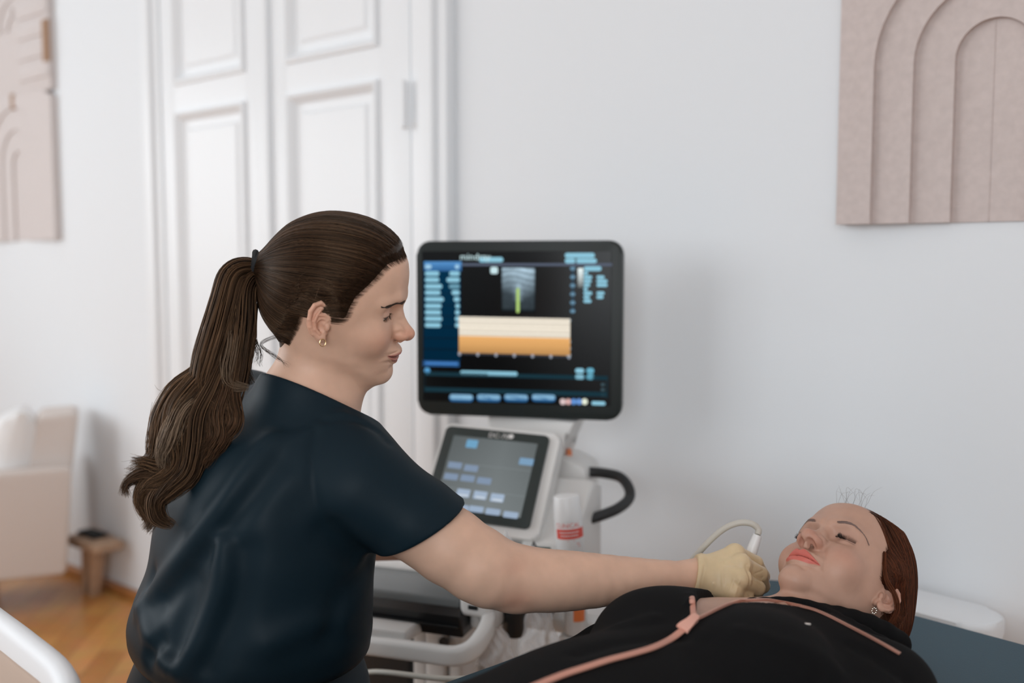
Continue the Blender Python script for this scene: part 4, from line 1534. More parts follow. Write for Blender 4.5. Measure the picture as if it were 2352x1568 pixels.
# the collar: its open zip edge runs from the chest over the near shoulder
COL = [A(1700, 1384, 1.335), A(1762, 1386, 1.345), A(1830, 1394, 1.345), A(1900, 1418, 1.33), A(1975, 1456, 1.305), A(2065, 1502, 1.275)]
COL_IN = [A(1778, 1393, 1.350), A(1825, 1396, 1.352), A(1880, 1405, 1.352), A(1940, 1422, 1.350), A(2000, 1446, 1.350), A(2060, 1478, 1.356)]


def jacket_base(P):
    d = jk_off(P)
    d = smin(d, smax(cone(P, bp(-.035, 0, .785), bp(.05, 0, .79), .070, .074), -(P - bp(-.045, 0, .78)) @ BF, .005), .02)
    r = P - np.array([PN[0], PN[1], 0])
    op = sd_poly(np.stack([r @ BF, r @ BL], 1), poly)
    d = smax(d, -smax(op, .80 - P[:, 2], .006), .004)
    d = smax(d, -(pt_neck(P) - .004), .004)
    e = schain(P, COL, [.0060, .0085, .0105, .0120, .0130, .0110], 12)
    e = smin(e, schain(P, COL_IN, [.006, .009, .012, .016, .020, .020], 10), .016)
    d = smin(d, e, .008)
    # right front panel stands up a little along its zip edge
    d = smin(d, schain(P, list(LAP_R) + [A(1585, 1374, 1.46)], [.004, .005, .006, .006], 8), .010)
    d = smin(d, chain(P, [A(1581, 1380, 1.48), A(1500, 1396, 1.49), A(1420, 1414, 1.50)], [.007, .013, .012]), .02)
    return d


JF = []
for pl, h, w in (([(1700, 1450), (1800, 1480), (1920, 1540)], .004, .014), ([(1560, 1460), (1450, 1470), (1330, 1500)], -.005, .012), ([(1500, 1420), (1420, 1440)], .004, .012), ([(1960, 1480), (2040, 1530), (2080, 1560)], -.005, .010),
                ([(1640, 1470), (1720, 1530), (1780, 1566)], -.003, .018)):
    q = hitl(jacket_base, pl)
    if len(q) > 1: JF.append((spline(np.array(q), 8), h, w))


def jacket_fn(P):
    d = jacket_base(P)
    m = np.abs(d) < .05
    if m.any():
        for pl, h, w in JF: d[m] = d[m] - h * np.exp(-(polyd(P[m], pl) / w) ** 2)
    return d


V, F = solid(jacket_fn, (-.42, .78, .66), (.74, 1.72, .96), .0046, it=2)
M_jack = mat('black_jersey', (.0052, .0050, .0054), .88, spec=.12, bump=(1400, .15, .0006))
jk = mk('jacket', W(V), F, M_jack, pat)

M_tape = mat('rose_zip_tape', (.56, .26, .19), .5)
M_teeth = mat('rose_gold_teeth', (.70, .40, .31), .35, .75)


def zipline(pts, lift, r, n, name, teeth=True, pre=None):
    q = hitl(jacket_fn, pts) if pts else np.zeros((0, 3))
    if pre is not None: q = np.vstack([pre, q])
    q = spline(q, n)
    q[1:-1] = .25 * q[:-2] + .5 * q[1:-1] + .25 * q[2:]
    o = np.array([0, 0, CAM_H]); tc_ = o - q; tc_ /= np.linalg.norm(tc_, axis=1)[:, None]
    q = q + np.array([0, 0, 1.0]) * lift + tc_ * lift * .5
    if teeth:
        L = np.concatenate([[0], np.cumsum(np.linalg.norm(np.diff(q, axis=0), axis=1))])
        m = int(L[-1] / .0022)
        tt = np.linspace(0, L[-1], m)
        c = np.stack([np.interp(tt, L, q[:, i]) for i in range(3)], 1)
        T = np.gradient(c, axis=0); T /= np.linalg.norm(T, axis=1)[:, None]
        mb = MB()
        for i in range(m):
            X = np.cross(T[i], (0, 0, 1.0)); X /= np.linalg.norm(X); Z = np.cross(X, T[i])
            v, f = box((0, 0, 0), (.0032, .0013, .0022), 0)
            mb.add(W(c[i] + v[:, :1] * X + v[:, 1:2] * T[i] + v[:, 2:] * Z + Z * .001), f)
        return mb, q
    return None, q


ZL = [(1804, 1386), (1835, 1393), (1870, 1402), (1905, 1417), (1950, 1440), (2000, 1466), (2040, 1488), (2066, 1503)]
PRE = LAP_L[:-1] + BL * .006 + np.array([0, 0, .0015])
BRG = np.array([A(1700, 1382, 1.312), A(1735, 1380, 1.312), A(1768, 1380, 1.315)])
mb, q = zipline(ZL, .0012, .002, 70, 'zip', pre=np.vstack([PRE, BRG]))
M_strip = M_tape
MB().add(*tube(W(q), .0017, 8)).build('zip_tape', M_tape, jk)
mb.build('zip_teeth', M_teeth, jk, False)
q = np.vstack([LAP_R, A(1585, 1370, 1.46)[None]]); q = spline(q, 16) + np.array([.001, -.004, .006])
MB().add(*tube(W(q), .0036, 8, flat=.5)).build('zip_tape', M_tape, jk)
ZB = [(1572, 1446), (1540, 1470), (1500, 1489), (1450, 1504), (1400, 1517), (1350, 1533), (1300, 1549), (1256, 1566)]
mb, q = zipline(ZB, .0015, .0045, 50, 'zip')
ext = [q[-1] + BF * .06 * k + np.array([0, 0, -.002 * k]) for k in (1, 2)]
q = np.vstack([q, np.array(ext)])
MB().add(*tube(W(q), .0052, 10, flat=.5)).build('zip_tape', M_tape, jk)
# slider and its leather pull
M_pull = mat('rose_pull', (.70, .36, .28), .4)
s0, s1 = hit(jacket_fn, 1594, 1424), hit(jacket_fn, 1572, 1444)
ax = s1 - s0; ax /= np.linalg.norm(ax)
fr = Frame((s0 + s1) / 2 + np.array([0, -.003, .004]), ax, np.cross((0, 0, 1.0), ax), (0, 0, 1))
fr = Frame(fr.o, fr.R[:, 0], np.cross(np.cross(fr.R[:, 0], (0, -.5, .86)), fr.R[:, 0]) * 1.0, np.cross(fr.R[:, 0], np.cross(np.cross(fr.R[:, 0], (0, -.5, .86)), fr.R[:, 0])))
v, f = prism([(-.017, -.0035), (-.010, -.0060), (-.002, -.0045), (.012, -.0075), (.017, -.0080), (.017, .0080), (.012, .0075), (-.002, .0045), (-.010, .0060), (-.017, .0035)], -.0025, .0025, .001, axis=1)
MB().add(fr(v), f).build('zip_pull', M_pull, jk)
# small stud on the chest
p = hit(jacket_fn, 1855, 1434)
M_stud = mat('silver_stud', (.8, .75, .7), .3, .8)
MB().add(*tube(W(np.array([p + np.array([-.0035, 0, .0012]), p + np.array([.0035, 0, .0004])])), .0012, 8)).build('jacket_stud', M_stud, jk)


def pt_legs(P):
    d = ell(P, bp(.66, 0, .778), (.17, .172, .092), BR)
    for s in (1, -1):
        d = smin(d, schain(P, [bp(.68, s * .09, .785), bp(1.08, s * .10, .785), bp(1.45, s * .09, .775)], [.085, .062, .046], 8), .03)
    return d


V, F = solid(pt_legs, (-.95, .2, .66), (.2, 1.3, .92), .010, it=1)
M_tr = mat('black_trousers', (.010, .010, .012), .85)
mk('trousers', W(V), F, M_tr, pat)
M_sneak = mat('white_sneaker', (.75, .75, .75), .5)
for s in (1, -1):
    fr = Frame(bp(1.50, s * .09, .735), BF, BL, UZ)
    v, f = box((.01, 0, .105), (.10, .09, .22), .04, 4, (.8, .85))
    MB().add(fr(v), f).build('shoe', M_sneak, pat)

# ---- treatment couch
M_vinyl = mat('petrol_blue_vinyl', (.022, .062, .088), .45, spec=.28, bump=(420, .25, .0008))
ch = thing('treatment_couch', 'petrol blue padded treatment couch under the lying woman', 'couch', W(bp(.7, -.02, 0)))
CE, CW = -.46, .335
fr = Frame(bp(0, -.035, 0) * np.array([1, 1, 0]), BF, BL, UZ)
pts = rrect(2.02, CW * 2, .11, 10, CE + 1.01, 0)
v, f = prism(pts, COUCH_Z - .105, COUCH_Z - .012, .034, 6, axis=2)
# softly domed top
m = v[:, 2] > COUCH_Z - .013
mb = MB().add(fr(v), f)
g = 24
gx, gy = np.meshgrid(np.linspace(CE + .035, CE + 1.985, g * 2), np.linspace(-CW + .035, CW - .035, g), indexing='ij')
mb.build('mattress', M_vinyl, ch)
seam = rrect(2.02 - .012, CW * 2 - .012, .105, 12, CE + 1.01, 0)
pp = np.array([(a, b, COUCH_Z - .020) for a, b in seam + seam[:1]])
MB().add(*tube(fr(pp), .004, 6, False)).build('piping', M_vinyl, ch)
pp = np.array([(CE + .17, -CW + .01, COUCH_Z - .0125), (CE + .17, CW - .01, COUCH_Z - .0125)])
for sx in (.35, 1.55):
    v, f = box((CE + sx, 0, .34), (.09, .09, .56), .012); MB().add(fr(v), f).build('leg', M_white, ch)
v, f = box((CE + 1.0, 0, .585), (1.8, .50, .05), .012); MB().add(fr(v), f).build('frame', M_white, ch)
for sx in (.35, 1.55):
    v, f = box((CE + sx, 0, .03), (.12, .60, .06), .015); MB().add(fr(v), f).build('foot', M_white, ch)

# white trolley behind the head end, between couch and wall
tp = A(2195, 1440, 1.80)
wt = thing('trolley', 'white rounded trolley top standing behind the head end of the blue couch', 'trolley', W(tp * np.array([1, 1, 0])))
fr = Frame(tp * np.array([1, 1, 0]), BL, -BF, UZ)
v, f = prism(rrect(.42, .13, .05, 8, -.140, .02), .630, .672, .012, 4, axis=2); MB().add(fr(v), f).build('tray', M_white, wt)
for sx in (-.28, -.01):
    v, f = box((sx, .02, .355), (.03, .03, .56), .006); MB().add(fr(v), f).build('leg', M_white, wt)
v, f = box((-.15, .02, .065), (.34, .11, .03), .008); MB().add(fr(v), f).build('base', M_white, wt)
# ------------------------------------------------------------------ ultrasound machine
M_plas = mat('warm_white_plastic', (.74, .73, .715), .38, spec=.4)
M_dark = mat('dark_bezel', (.012, .0165, .0155), .42, spec=.35)
M_black = mat('black_plastic', (.012, .013, .014), .35)
M_grey = mat('grey_console_plate', (.16, .175, .18), .38)
M_emit = bpy.data.materials.new('screen_light'); M_emit.use_nodes = True
nt = M_emit.node_tree; nt.nodes.clear()
o_ = nt.nodes.new('ShaderNodeOutputMaterial'); e_ = nt.nodes.new('ShaderNodeEmission'); at_ = nt.nodes.new('ShaderNodeAttribute'); at_.attribute_name = 'col'
nt.links.new(at_.outputs['Color'], e_.inputs['Color']); nt.links.new(e_.outputs[0], o_.inputs['Surface']); e_.inputs['Strength'].default_value = 1.0
MR = np.array([.94, -.34, 0]); MR /= np.linalg.norm(MR); MF = np.array([MR[1], -MR[0], 0])
UP = np.array([0, 0, 1.0])
M0 = A(1150, 784, 2.12) * np.array([1, 1, 0])
mfr = Frame(M0, MR, MF, UP)
um = thing('ultrasound_machine', 'white ultrasound machine with a large black monitor, tilted touch panel and black rear handle', 'ultrasound machine', W(M0))


def ml(px, py, V): return mfr.inv(A(px, py, V))


def sweep(path, w, h, r, n=3, up=(0, 0, 1.0)):
    """a rounded bar of width w and height h along a path"""
    P = np.asarray(path, float); T = np.gradient(P, axis=0); T /= np.linalg.norm(T, axis=1)[:, None]
    pr = np.array(rrect(w, h, r, n)); k = len(pr)
    v = []
    for i in range(len(P)):
        X = np.cross(T[i], up); X /= np.linalg.norm(X); Z = np.cross(X, T[i])
        v.append(P[i] + pr[:, :1] * X + pr[:, 1:] * Z)
    f = [(j * k + i, j * k + (i + 1) % k, (j + 1) * k + (i + 1) % k, (j + 1) * k + i) for j in range(len(P) - 1) for i in range(k)]
    f += [tuple(range(k))[::-1], tuple((len(P) - 1) * k + i for i in range(k))]
    return np.concatenate(v), f


def text(s, size, sx=1.0):
    cu = bpy.data.curves.new('t', 'FONT'); cu.body = s; cu.size = size; cu.resolution_u = 3
    ob = bpy.data.objects.new('t', cu); C.objects.link(ob)
    me = bpy.data.meshes.new_from_object(ob)
    v = np.array([x.co[:2] for x in me.vertices]); f = [list(p.vertices) for p in me.polygons]
    bpy.data.objects.remove(ob); bpy.data.curves.remove(cu); bpy.data.meshes.remove(me)
    v[:, 0] *= sx
    return v, f


# monitor
m1 = np.array([.976, -.216, 0]); m1 /= np.linalg.norm(m1); m2 = np.array([m1[1], -m1[0], 0])
mc = A(1188, 757, 2.20)
mon = Frame(mc, m1, m2, UP)                                     # local: x across, y towards the viewer, z up
def mp_(px, py, y=0.0):
    return mon.inv(onplane(px, py, mc + m2 * y, m2))
v, f = prism(rrect(.462, .390, .030, 8), -.034, 0, .006, 3, axis=1)
mb = MB().add(mon(v), f)
v, f = prism(rrect(.40, .33, .03, 8), -.058, -.030, .012, 3, axis=1); mb.add(mon(v), f)
monitor = mb.build('monitor', M_dark, um)
s0 = mp_(969.5, 577); s1 = mp_(1402, 933)
def quad(x0, z0, x1, z1, y): return np.array([(x0, y, z0), (x1, y, z0), (x1, y, z1), (x0, y, z1)]), [(0, 1, 2, 3)]
M_glass = mat('screen_glass', (.004, .0045, .005), .25, spec=.25)
v, f = box(((s0[0] + s1[0]) / 2, .0004, (s0[2] + s1[2]) / 2), (s1[0] - s0[0], .0022, s0[2] - s1[2]), .0006, 1)
screen = MB().add(mon(v), f).build('screen', M_glass, monitor)


def q2(x, y): return 930 + x / 3.267, 520 + y / 3.267           # readings taken on an enlarged view


def pill(mb, x0, y0, x1, y1, col, r=None, y=.0018):
    a = mp_(*q2(x0, y0), y); b = mp_(*q2(x1, y1), y)
    w, h = b[0] - a[0], a[2] - b[2]
    r = min(w, h) * .48 if r is None else min(r, min(w, h) * .48)
    pts = rrect(w, h, r, 4, (a[0] + b[0]) / 2, (a[2] + b[2]) / 2)
    v = np.array([(p, y, q) for p, q in pts])
    mb.add(mon(v), [tuple(range(len(pts)))], col)


PB = (.27, .56, .70); PW = (.60, .80, .84); DB = (.012, .075, .20)
mb = MB()
def strip(x0, y0, x1, y1, c0, c1, y, n=8):
    for i in range(n):
        t0, t1 = i / n, (i + 1) / n
        c = np.asarray(c0) * (1 - (t0 + t1) / 2) + np.asarray(c1) * (t0 + t1) / 2
        a = mp_(*q2(x0, y0 + (y1 - y0) * t0), y); b = mp_(*q2(x1, y0 + (y1 - y0) * t1), y)
        mb.add(mon(np.array([(a[0], y, b[2]), (b[0], y, b[2]), (b[0], y, a[2]), (a[0], y, a[2])])), [(0, 1, 2, 3)], c)
strip(140, 335, 418, 1005, (.002, .030, .070), (.001, .018, .042), .0016)
strip(143, 262, 425, 335, (.10, .30, .62), (.03, .12, .30), .0017, 5)
strip(135, 1005, 410, 1052, (.02, .10, .28), (.03, .13, .34), .0017, 3)
mb.build('side_menu', M_emit, screen, False, col=True)
mb = MB()
for y, x1, b0 in ((353, 258, 333), (400, 258, 312), (449, 280, 330), (496, 268, 350), (546, 292, 365), (596, 275, 378), (644, 272, 376), (692, 280, 376), (740, 270, 376)):
    pill(mb, 150, y - 18, x1, y + 18, PB); pill(mb, b0, y - 18, 412, y + 18, PB if y != 449 else (.14, .32, .42))
pill(mb, 150, 285, 200, 318, (.35, .6, .8)); pill(mb, 375, 285, 408, 318, (.35, .6, .8))
pill(mb, 150, 1015, 400, 1040, (.06, .2, .5))
for a in ((555, 230, 738, 268), (1200, 198, 1425, 236), (1200, 240, 1280, 276), (1285, 240, 1440, 276), (1342, 298, 1475, 334), (415, 1080, 845, 1122), (1400, 1310, 1505, 1342)): pill(mb, *a, PB)
pill(mb, 642, 303, 697, 355, PW, .004)
for k in range(11): pill(mb, 1240 if k % 2 == 0 else 1248, 315 + k * 32 - 14, 1278 if k % 2 == 0 else 1272, 315 + k * 32 + 14, (.14, .27, .38) if k % 2 == 0 else (.03, .06, .09))
for k, (x1, w2) in enumerate(((1375, 0), (1405, 1498), (1400, 1520), (1390, 1520), (1372, 0), (1405, 1498), (1388, 1490), (1400, 0))):
    y = 350 + k * 30
    pill(mb, 1340, y - 13, x1, y + 13, PB)
    if w2: pill(mb, 1438, y - 13, w2, y + 13, PB)
for y in (1082, 1128):
    pill(mb, 1278, y - 19, 1345, y + 19, PB); pill(mb, 1362, y - 22, 1420, y + 22, (.14, .42, .56))
pill(mb, 145, 1058, 190, 1108, (.10, .34, .62))
for k in range(4):
    x = 332 + k * 206
    pill(mb, x, 1255, x + 182, 1318, (.02, .11, .27)); pill(mb, x + 4, 1258, x + 178, 1300, (.30, .55, .74))
for k, c in enumerate(((.7, .55, .55), (.65, .4, .38), (.12, .28, .62), (.14, .30, .65), (.80, .85, .70))): pill(mb, 1163 + k * 41, 1290, 1207 + k * 41, 1338, c)
pill(mb, 425, 276, 1555, 296, (.10, .12, .17), .0005)
for k in range(31): pill(mb, 400 + k * 27.4, 945 + k * .8 - (8 if k % 5 == 0 else 0), 420 + k * 27.4, 962 + k * .8 + (8 if k % 5 == 0 else 0), (.35, .38, .45) if k % 5 == 0 else (.05, .055, .07))
for yy in (705, 865, 915, 965): pill(mb, 1212, yy - 14, 1246, yy + 14, (.30, .42, .5))
for a in ((150, 1118, 1520, 1122), (150, 1238, 1515, 1242), (147, 1120, 151, 1240), (1512, 1160, 1518, 1290)): pill(mb, *a, (.01, .035, .05), .0003)
for k in range(3): pill(mb, 1470, 1175 + k * 38, 1500, 1197 + k * 38, (.05, .09, .11))
mb.build('menu_text', M_emit, screen, False, col=True)


def image(name, x0, y0, x1, y1, nx, ny, fn):
    g = np.array([[fn(i / (nx - 1), j / (ny - 1)) for i in range(nx)] for j in range(ny)])
    V = []
    for j in range(ny):
        for i in range(nx):
            p = mp_(*q2(x0[0] + (x1[0] - x0[0]) * i / (nx - 1) + (0), (y0[0] + (y0[1] - y0[0]) * i / (nx - 1)) * (1 - j / (ny - 1)) + (y1[0] + (y1[1] - y1[0]) * i / (nx - 1)) * j / (ny - 1)), .0019)
            V.append(p)
    F = np.array([(j * nx + i, j * nx + i + 1, (j + 1) * nx + i + 1, (j + 1) * nx + i) for j in range(ny - 1) for i in range(nx - 1)])[:, ::-1]
    mk(name, mon(np.array(V)), F, M_emit, screen, False, g.reshape(-1, 3))


ri = np.random.default_rng(4)
nz = ri.random((60, 60)); rows = ri.random(60)
def us(a, b):
    layer = .55 + .45 * math.sin(b * 46 + 2.2 * math.sin(a * 5)) * math.exp(-b * 1.2)
    top = max(0, 1 - b * 1.55 - .12 * math.sin(a * 6 + 1))
    vdip = .20 * math.exp(-((a - .5) / .10) ** 2) * (b > .35) * (b < .75)
    x = .05 + .05 * (1 - b) + top * (.25 + .45 * layer) + vdip
    x *= .75 + .5 * nz[int(b * 59), int(a * 59)]
    x *= min(1, 14 * min(a, 1 - a) + .3) * min(1, 9 * (1 - b) + .1)
    return (x * .62, x * .84, x * 1.0)
image('scan_image', (725,), (310, 312), (978,), (640, 646), 48, 60, us)
def mm(a, b):
    n = .85 + .3 * rows[int(b * 59)] + .08 * nz[int(b * 59), int(a * 59)]
    if b < .53:
        st = .55 + .45 * math.cos(b * 58) * (.6 + .4 * math.sin(b * 17))
        w = .5 + .5 * st
        c = np.array([.92, .78, .58]) * (1 - w * .6) + np.array([1.0, .97, .90]) * w * .6
        return tuple(np.minimum(c * (.62 + .38 * st) * n, 1.1))
    t = (b - .53) / .47
    return tuple(np.array([.80, .42, .15]) * (1.02 - .38 * t) * (n * .5 + .5))
image('trace_image', (405,), (675, 692), (1240,), (945, 968), 60, 60, mm)
mb = MB(); pill(mb, 836, 460, 860, 648, (.42, .62, .18), y=.0024); mb.build('scan_line', M_emit, screen, False, col=True)
mb = MB()
for i in range(8): 
    c = .95 - .11 * i
    pill(mb, 1298, 312 + i * 18, 1338, 331 + i * 18, (c * .9, c, c), .0005)
mb.build('grey_bar', M_emit, screen, False, col=True)
tv, tf_ = text('mindray', .0205, 1.05)
p = mp_(*q2(412, 250), .0022)
mk('logo', mon(np.stack([p[0] + tv[:, 0], np.full(len(tv), .0022), p[2] + tv[:, 1]], 1)), tf_, M_emit, screen, False, np.tile((.62, .82, .85), (len(tv), 1)))
p = mp_(1151, 948, .0004)
mk('logo', mon(np.stack([p[0] + tv[:, 0] * .75, np.full(len(tv), .0006), p[2] + tv[:, 1] * .75], 1)), tf_, mat('glossy_logo', (.035, .04, .042), .15), monitor, False)

# support behind and below the monitor
b_ = -.10
pts = [ml(px, py, 2.27) for px, py in ((1130, 940), (1352, 952), (1338, 985), (1312, 1012), (1300, 1045), (1298, 1110), (1120, 1110))]
v, f = prism([(p[0], p[2]) for p in pts], pts[0][1] - .06, pts[0][1] + .03, .012, 3, axis=1); MB().add(mfr(v), f).build('monitor_arm', M_plas, um)
p = mon.inv(A(1240, 900, 2.26))
v, f = box((.02, -.075, -.10), (.12, .05, .16), .01); MB().add(mon(v), f).build('monitor_mount', M_plas, um)
v, f = prism([(p[0], p[2]) for p in [ml(*q, 2.24) for q in ((1170, 1046), (1306, 1046), (1350, 1064), (1358, 1076), (1358, 1118), (1170, 1118))]], ml(1300, 1080, 2.24)[1] - .09, ml(1300, 1080, 2.24)[1] + .03, .008, 3, axis=1)
MB().add(mfr(v), f).build('rear_housing', M_plas, um)
hp = spline([A(1340, 1083, 2.24), A(1385, 1086, 2.225), A(1425, 1096, 2.20), A(1445, 1122, 2.17), A(1444, 1146, 2.15), A(1420, 1167, 2.12), A(1385, 1182, 2.10), A(1345, 1194, 2.075)], 40)
MB().add(*tube(W(hp), .0118, 14)).build('rear_handle', M_black, um)
M_or = mat('orange_plastic', (.80, .22, .07), .4)
v, f = lathe([(.004, 0), (.007, .002), (.006, .016), (.0035, .020)], 14); MB().add(W(A(1307, 1050, 2.25)) + v, f).build('orange_cap', M_or, um)  # loose orange cap placed on the rear housing, not a machine control

# tilted touch panel
TL_, TR_, BR_ = A(1028, 979, 2.165), A(1264, 1003, 2.095), A(1207, 1214, 1.975)
px_ = TR_ - TL_; W_ = np.linalg.norm(px_); px_ /= W_
dn = BR_ - TR_; H_ = np.linalg.norm(dn); dn -= px_ * (dn @ px_); dn /= np.linalg.norm(dn)
nn = np.cross(dn, px_); nn *= np.sign(-nn[1])
tpf = Frame(TL_ + px_ * W_ / 2 + dn * H_ / 2, px_, nn, -dn)          # x across, y out of the face, z up the face
shear = (BR_ - TR_) @ px_
v, f = prism(rrect(W_ + .030, H_ + .030, .014, 6, .006, -.005), -.050, -.004, .006, 3, axis=1)
MB().add(tpf(v), f).build('panel_housing', M_plas, um)
v, f = prism(rrect(W_, H_, .010, 6), -.004, .004, .002, 2, axis=1)
M_tbez = mat('slate_bezel', (.022, .032, .031), .35, spec=.4)
tpn = MB().add(tpf(v), f).build('touch_panel', M_tbez, um)
def tl(px, py, y=.0045): return tpf.inv(onplane(px, py, tpf.o + tpf.R[:, 1] * y, tpf.R[:, 1]))
a = tl(1052, 1000); b = tl(1190, 1196); a2 = tl(1240, 1024)
sx0, sx1, sz1, sz0 = -W_ / 2 + .022, W_ / 2 - .022, a[2], -H_ / 2 + .020
g = []; V = []
for j in range(9):
    for i in range(9):
        V.append((sx0 + (sx1 - sx0) * i / 8, .0046, sz0 + (sz1 - sz0) * j / 8)); k = .115 + .05 * (1 - abs(i - 5) / 5) + .05 * (1 - j / 8); g.append((k * .92, k * 1.03, k * 1.05))
F = np.array([(j * 9 + i, j * 9 + i + 1, j * 9 + i + 10, j * 9 + i + 9) for j in range(8) for i in range(8)])[:, ::-1]
tsc = mk('screen', tpf(np.array(V)), F, M_emit, tpn, False, np.array(g))
mb = MB()
def btn(x, y, w=36, h=17, col=(.26, .36, .50)):
    p = tl(x, y, .0052); s_ = 2.08 / 2300
    pts = rrect(w * s_, h * s_ * 1.25, .002, 3, p[0], p[2])
    mb.add(tpf(np.array([(q, .0052, r) for q, r in pts])), [tuple(range(len(pts)))], col)
btn(1084, 1019, 28, 17, (.16, .36, .55)); btn(1209, 1060, 34, 14, (.20, .34, .50))
for x, y in ((1045, 1068), (1082, 1075), (1036, 1094), (1074, 1098), (1112, 1104)): btn(x, y, 34, 13, (.22, .29, .40))
for x, y in ((1064, 1132), (1103, 1137), (1142, 1143)): btn(x, y, 32, 16, (.36, .45, .58)); btn(x, y + 5, 24, 4, (.62, .68, .74))
for x, y in ((1060, 1166), (1094, 1169), (1132, 1175), (1173, 1182)): btn(x, y, 34, 12, (.33, .42, .55))
for y0 in (1080, 1140):
    p = tl(1200, y0); pts = [(sx0, p[2]), (sx1, p[2]), (sx1, p[2] + .0006), (sx0, p[2] + .0006)]
    mb.add(tpf(np.array([(q, .0050, r) for q, r in pts])), [(0, 1, 2, 3)], (.26, .30, .31))
mb.build('touch_buttons', M_emit, tsc, False, col=True)
tv, tf_ = text('DC-70', .0150, 1.1)
p = tl(1121, 1003, .0045)
mk('logo', tpf(np.stack([p[0] + tv[:, 0], np.full(len(tv), .0046), p[2] + tv[:, 1]], 1)), tf_, M_plas, tpn, False)
v, f = lathe([(.0001, 0), (.0055, 0), (.0055, .0004), (.0001, .0006)], 16); p = tl(1174, 1002, .0045)
mk('logo', tpf(np.stack([p[0] + v[:, 0], .0042 + v[:, 2], p[2] + v[:, 1]], 1)), f, M_plas, tpn, False)

# sloping side pod right of the panel, with the ledge the spray bottle stands on
A0, A1, A2, A3 = A(1262, 1098, 2.12), A(1364, 1108, 2.085), A(1342, 1262, 1.93), A(1222, 1240, 1.97)
loc_ = [mfr.inv(p) for p in (A0, A1, A2, A3)]
x0, x1 = loc_[0][0] - .01, (loc_[1][0] + loc_[2][0]) / 2 - .012
bt, zt = (loc_[0][1] + loc_[1][1]) / 2, (loc_[0][2] + loc_[1][2]) / 2
bb, zb = (loc_[2][1] + loc_[3][1]) / 2, (loc_[2][2] + loc_[3][2]) / 2
prof = [(bt - .07, zt - .02), (bt - .005, zt + .002), (bb, zb), (bb + .005, zb - .02), (bb - .02, zb - .10), (bt - .07, zb - .10)]
v, f = prism(prof, x0, x1, .010, 3, axis=0); MB().add(mfr(v), f).build('side_pod', M_plas, um)
LEDGE = zb - .006
v, f = box(((x0 + x1) / 2 - .02, bb + .055, LEDGE - .014), (x1 - x0 + .06, .13, .028), .008); MB().add(mfr(v), f).build('ledge', M_plas, um)

# console: grey plate, black front, white end cap with a port, looped white handle
e0, e1 = ml(879, 1348, 1.915), ml(1058, 1374, 1.85)
zf, bf = (e0[2] + e1[2]) / 2, (e0[1] + e1[1]) / 2
xl, xr = e1[0] - .42, e1[0]
v, f = box(((xl + xr) / 2, bf - .06, zf - .010), (xr - xl, .14, .020), .006); MB().add(mfr(v), f).build('console_plate', M_grey, um)
v, f = box(((xl + xr) / 2 + .02, bf - .22, zf - .006), (xr - xl + .12, .20, .03), .010); MB().add(mfr(v), f).build('console_deck', M_plas, um)
v, f = prism([(bf - .12, zf - .019), (bf + .008, zf - .016), (bf + .022, zf - .030), (bf + .004, zf - .076), (bf - .12, zf - .076)], xl, xr + .006, .005, 3, axis=0)
mb = MB().add(mfr(v), f)
v, f = box(((xl + xr) / 2, bf + .010, zf - .052), (xr - xl, .020, .004), .001); mb.add(mfr(v), f)
mb.build('console_front', M_black, um)
v, f = box((xr + .030, bf - .040, zf - .012), (.062, .105, .040), .012, 4); MB().add(mfr(v), f).build('end_cap', M_plas, um)
usb = ml(1089, 1387, 1.838)
v, f = box((usb[0], bf + .0125, zf - .012), (.020, .003, .0085), .0012); mb = MB().add(mfr(v), f)
usbp = mb.build('usb_port', M_black, um)
v, f = box((usb[0], bf + .0142, zf - .0145), (.013, .0015, .002), 0); MB().add(mfr(v), f).build('contact', M_chrome, usbp)
hp = spline([A(1112, 1404, 1.86), A(1122, 1428, 1.83), A(1108, 1462, 1.80), A(1080, 1494, 1.775), A(1040, 1506, 1.772), A(980, 1499, 1.79), A(900, 1488, 1.82), A(830, 1479, 1.85)], 60)
v, f = sweep(hp, .026, .036, .010, 4); MB().add(W(v), f).build('front_handle', M_plas, um)
v, f = box((xr + .035, bf - .05, zf - .045), (.055, .07, .05), .014, 4); MB().add(mfr(v), f).build('handle_root', M_plas, um)
p0_ = ml(905, 1440, 1.87)
v, f = box((p0_[0] - .09, p0_[1] - .06, p0_[2]), (.27, .20, .020), .006); MB().add(mfr(v), f).build('keyboard_tray', M_plas, um)
v, f = sweep(W(np.array([A(972, 1430, 1.90), A(940, 1452, 1.86), A(915, 1474, 1.84)])), .022, .020, .005); MB().add(v, f).build('tray_strut', M_plas, um)
# lower body
c0 = ml(1015, 1490, 2.10)
mb = MB()
for dx, w_ in ((-.030, .030), (.010, .045), (.052, .030)):
    v, f = box((c0[0] + dx, c0[1] + (.006 if dx == .010 else 0), .36), (w_, .10, .60), .006); mb.add(mfr(v), f)
mb.build('column', M_plas, um)
p = ml(1027, 1467, 2.05)
v, f = lathe([(.0001, 0), (.0095, 0), (.0110, .002), (.0110, .006), (.0085, .006), (.0085, .003), (.0001, .003)], 20)
MB().add(mfr(np.stack([p[0] + v[:, 0], c0[1] + .056 + v[:, 2], p[2] + v[:, 1]], 1)), f).build('connector_port', M_black, um)
v, f = box((c0[0] - .17, c0[1] - .06, .36), (.23, .16, .52), .02); MB().add(mfr(v), f).build('electronics_box', M_black, um)
v, f = box((c0[0] - .06, c0[1] - .06, .085), (.46, .42, .07), .025, 4, (.85, .85)); MB().add(mfr(v), f).build('base', M_plas, um)
v, f = box((c0[0] + .06, c0[1] - .13, .42), (.12, .10, .64), .02); MB().add(mfr(v), f).build('spine', M_plas, um)
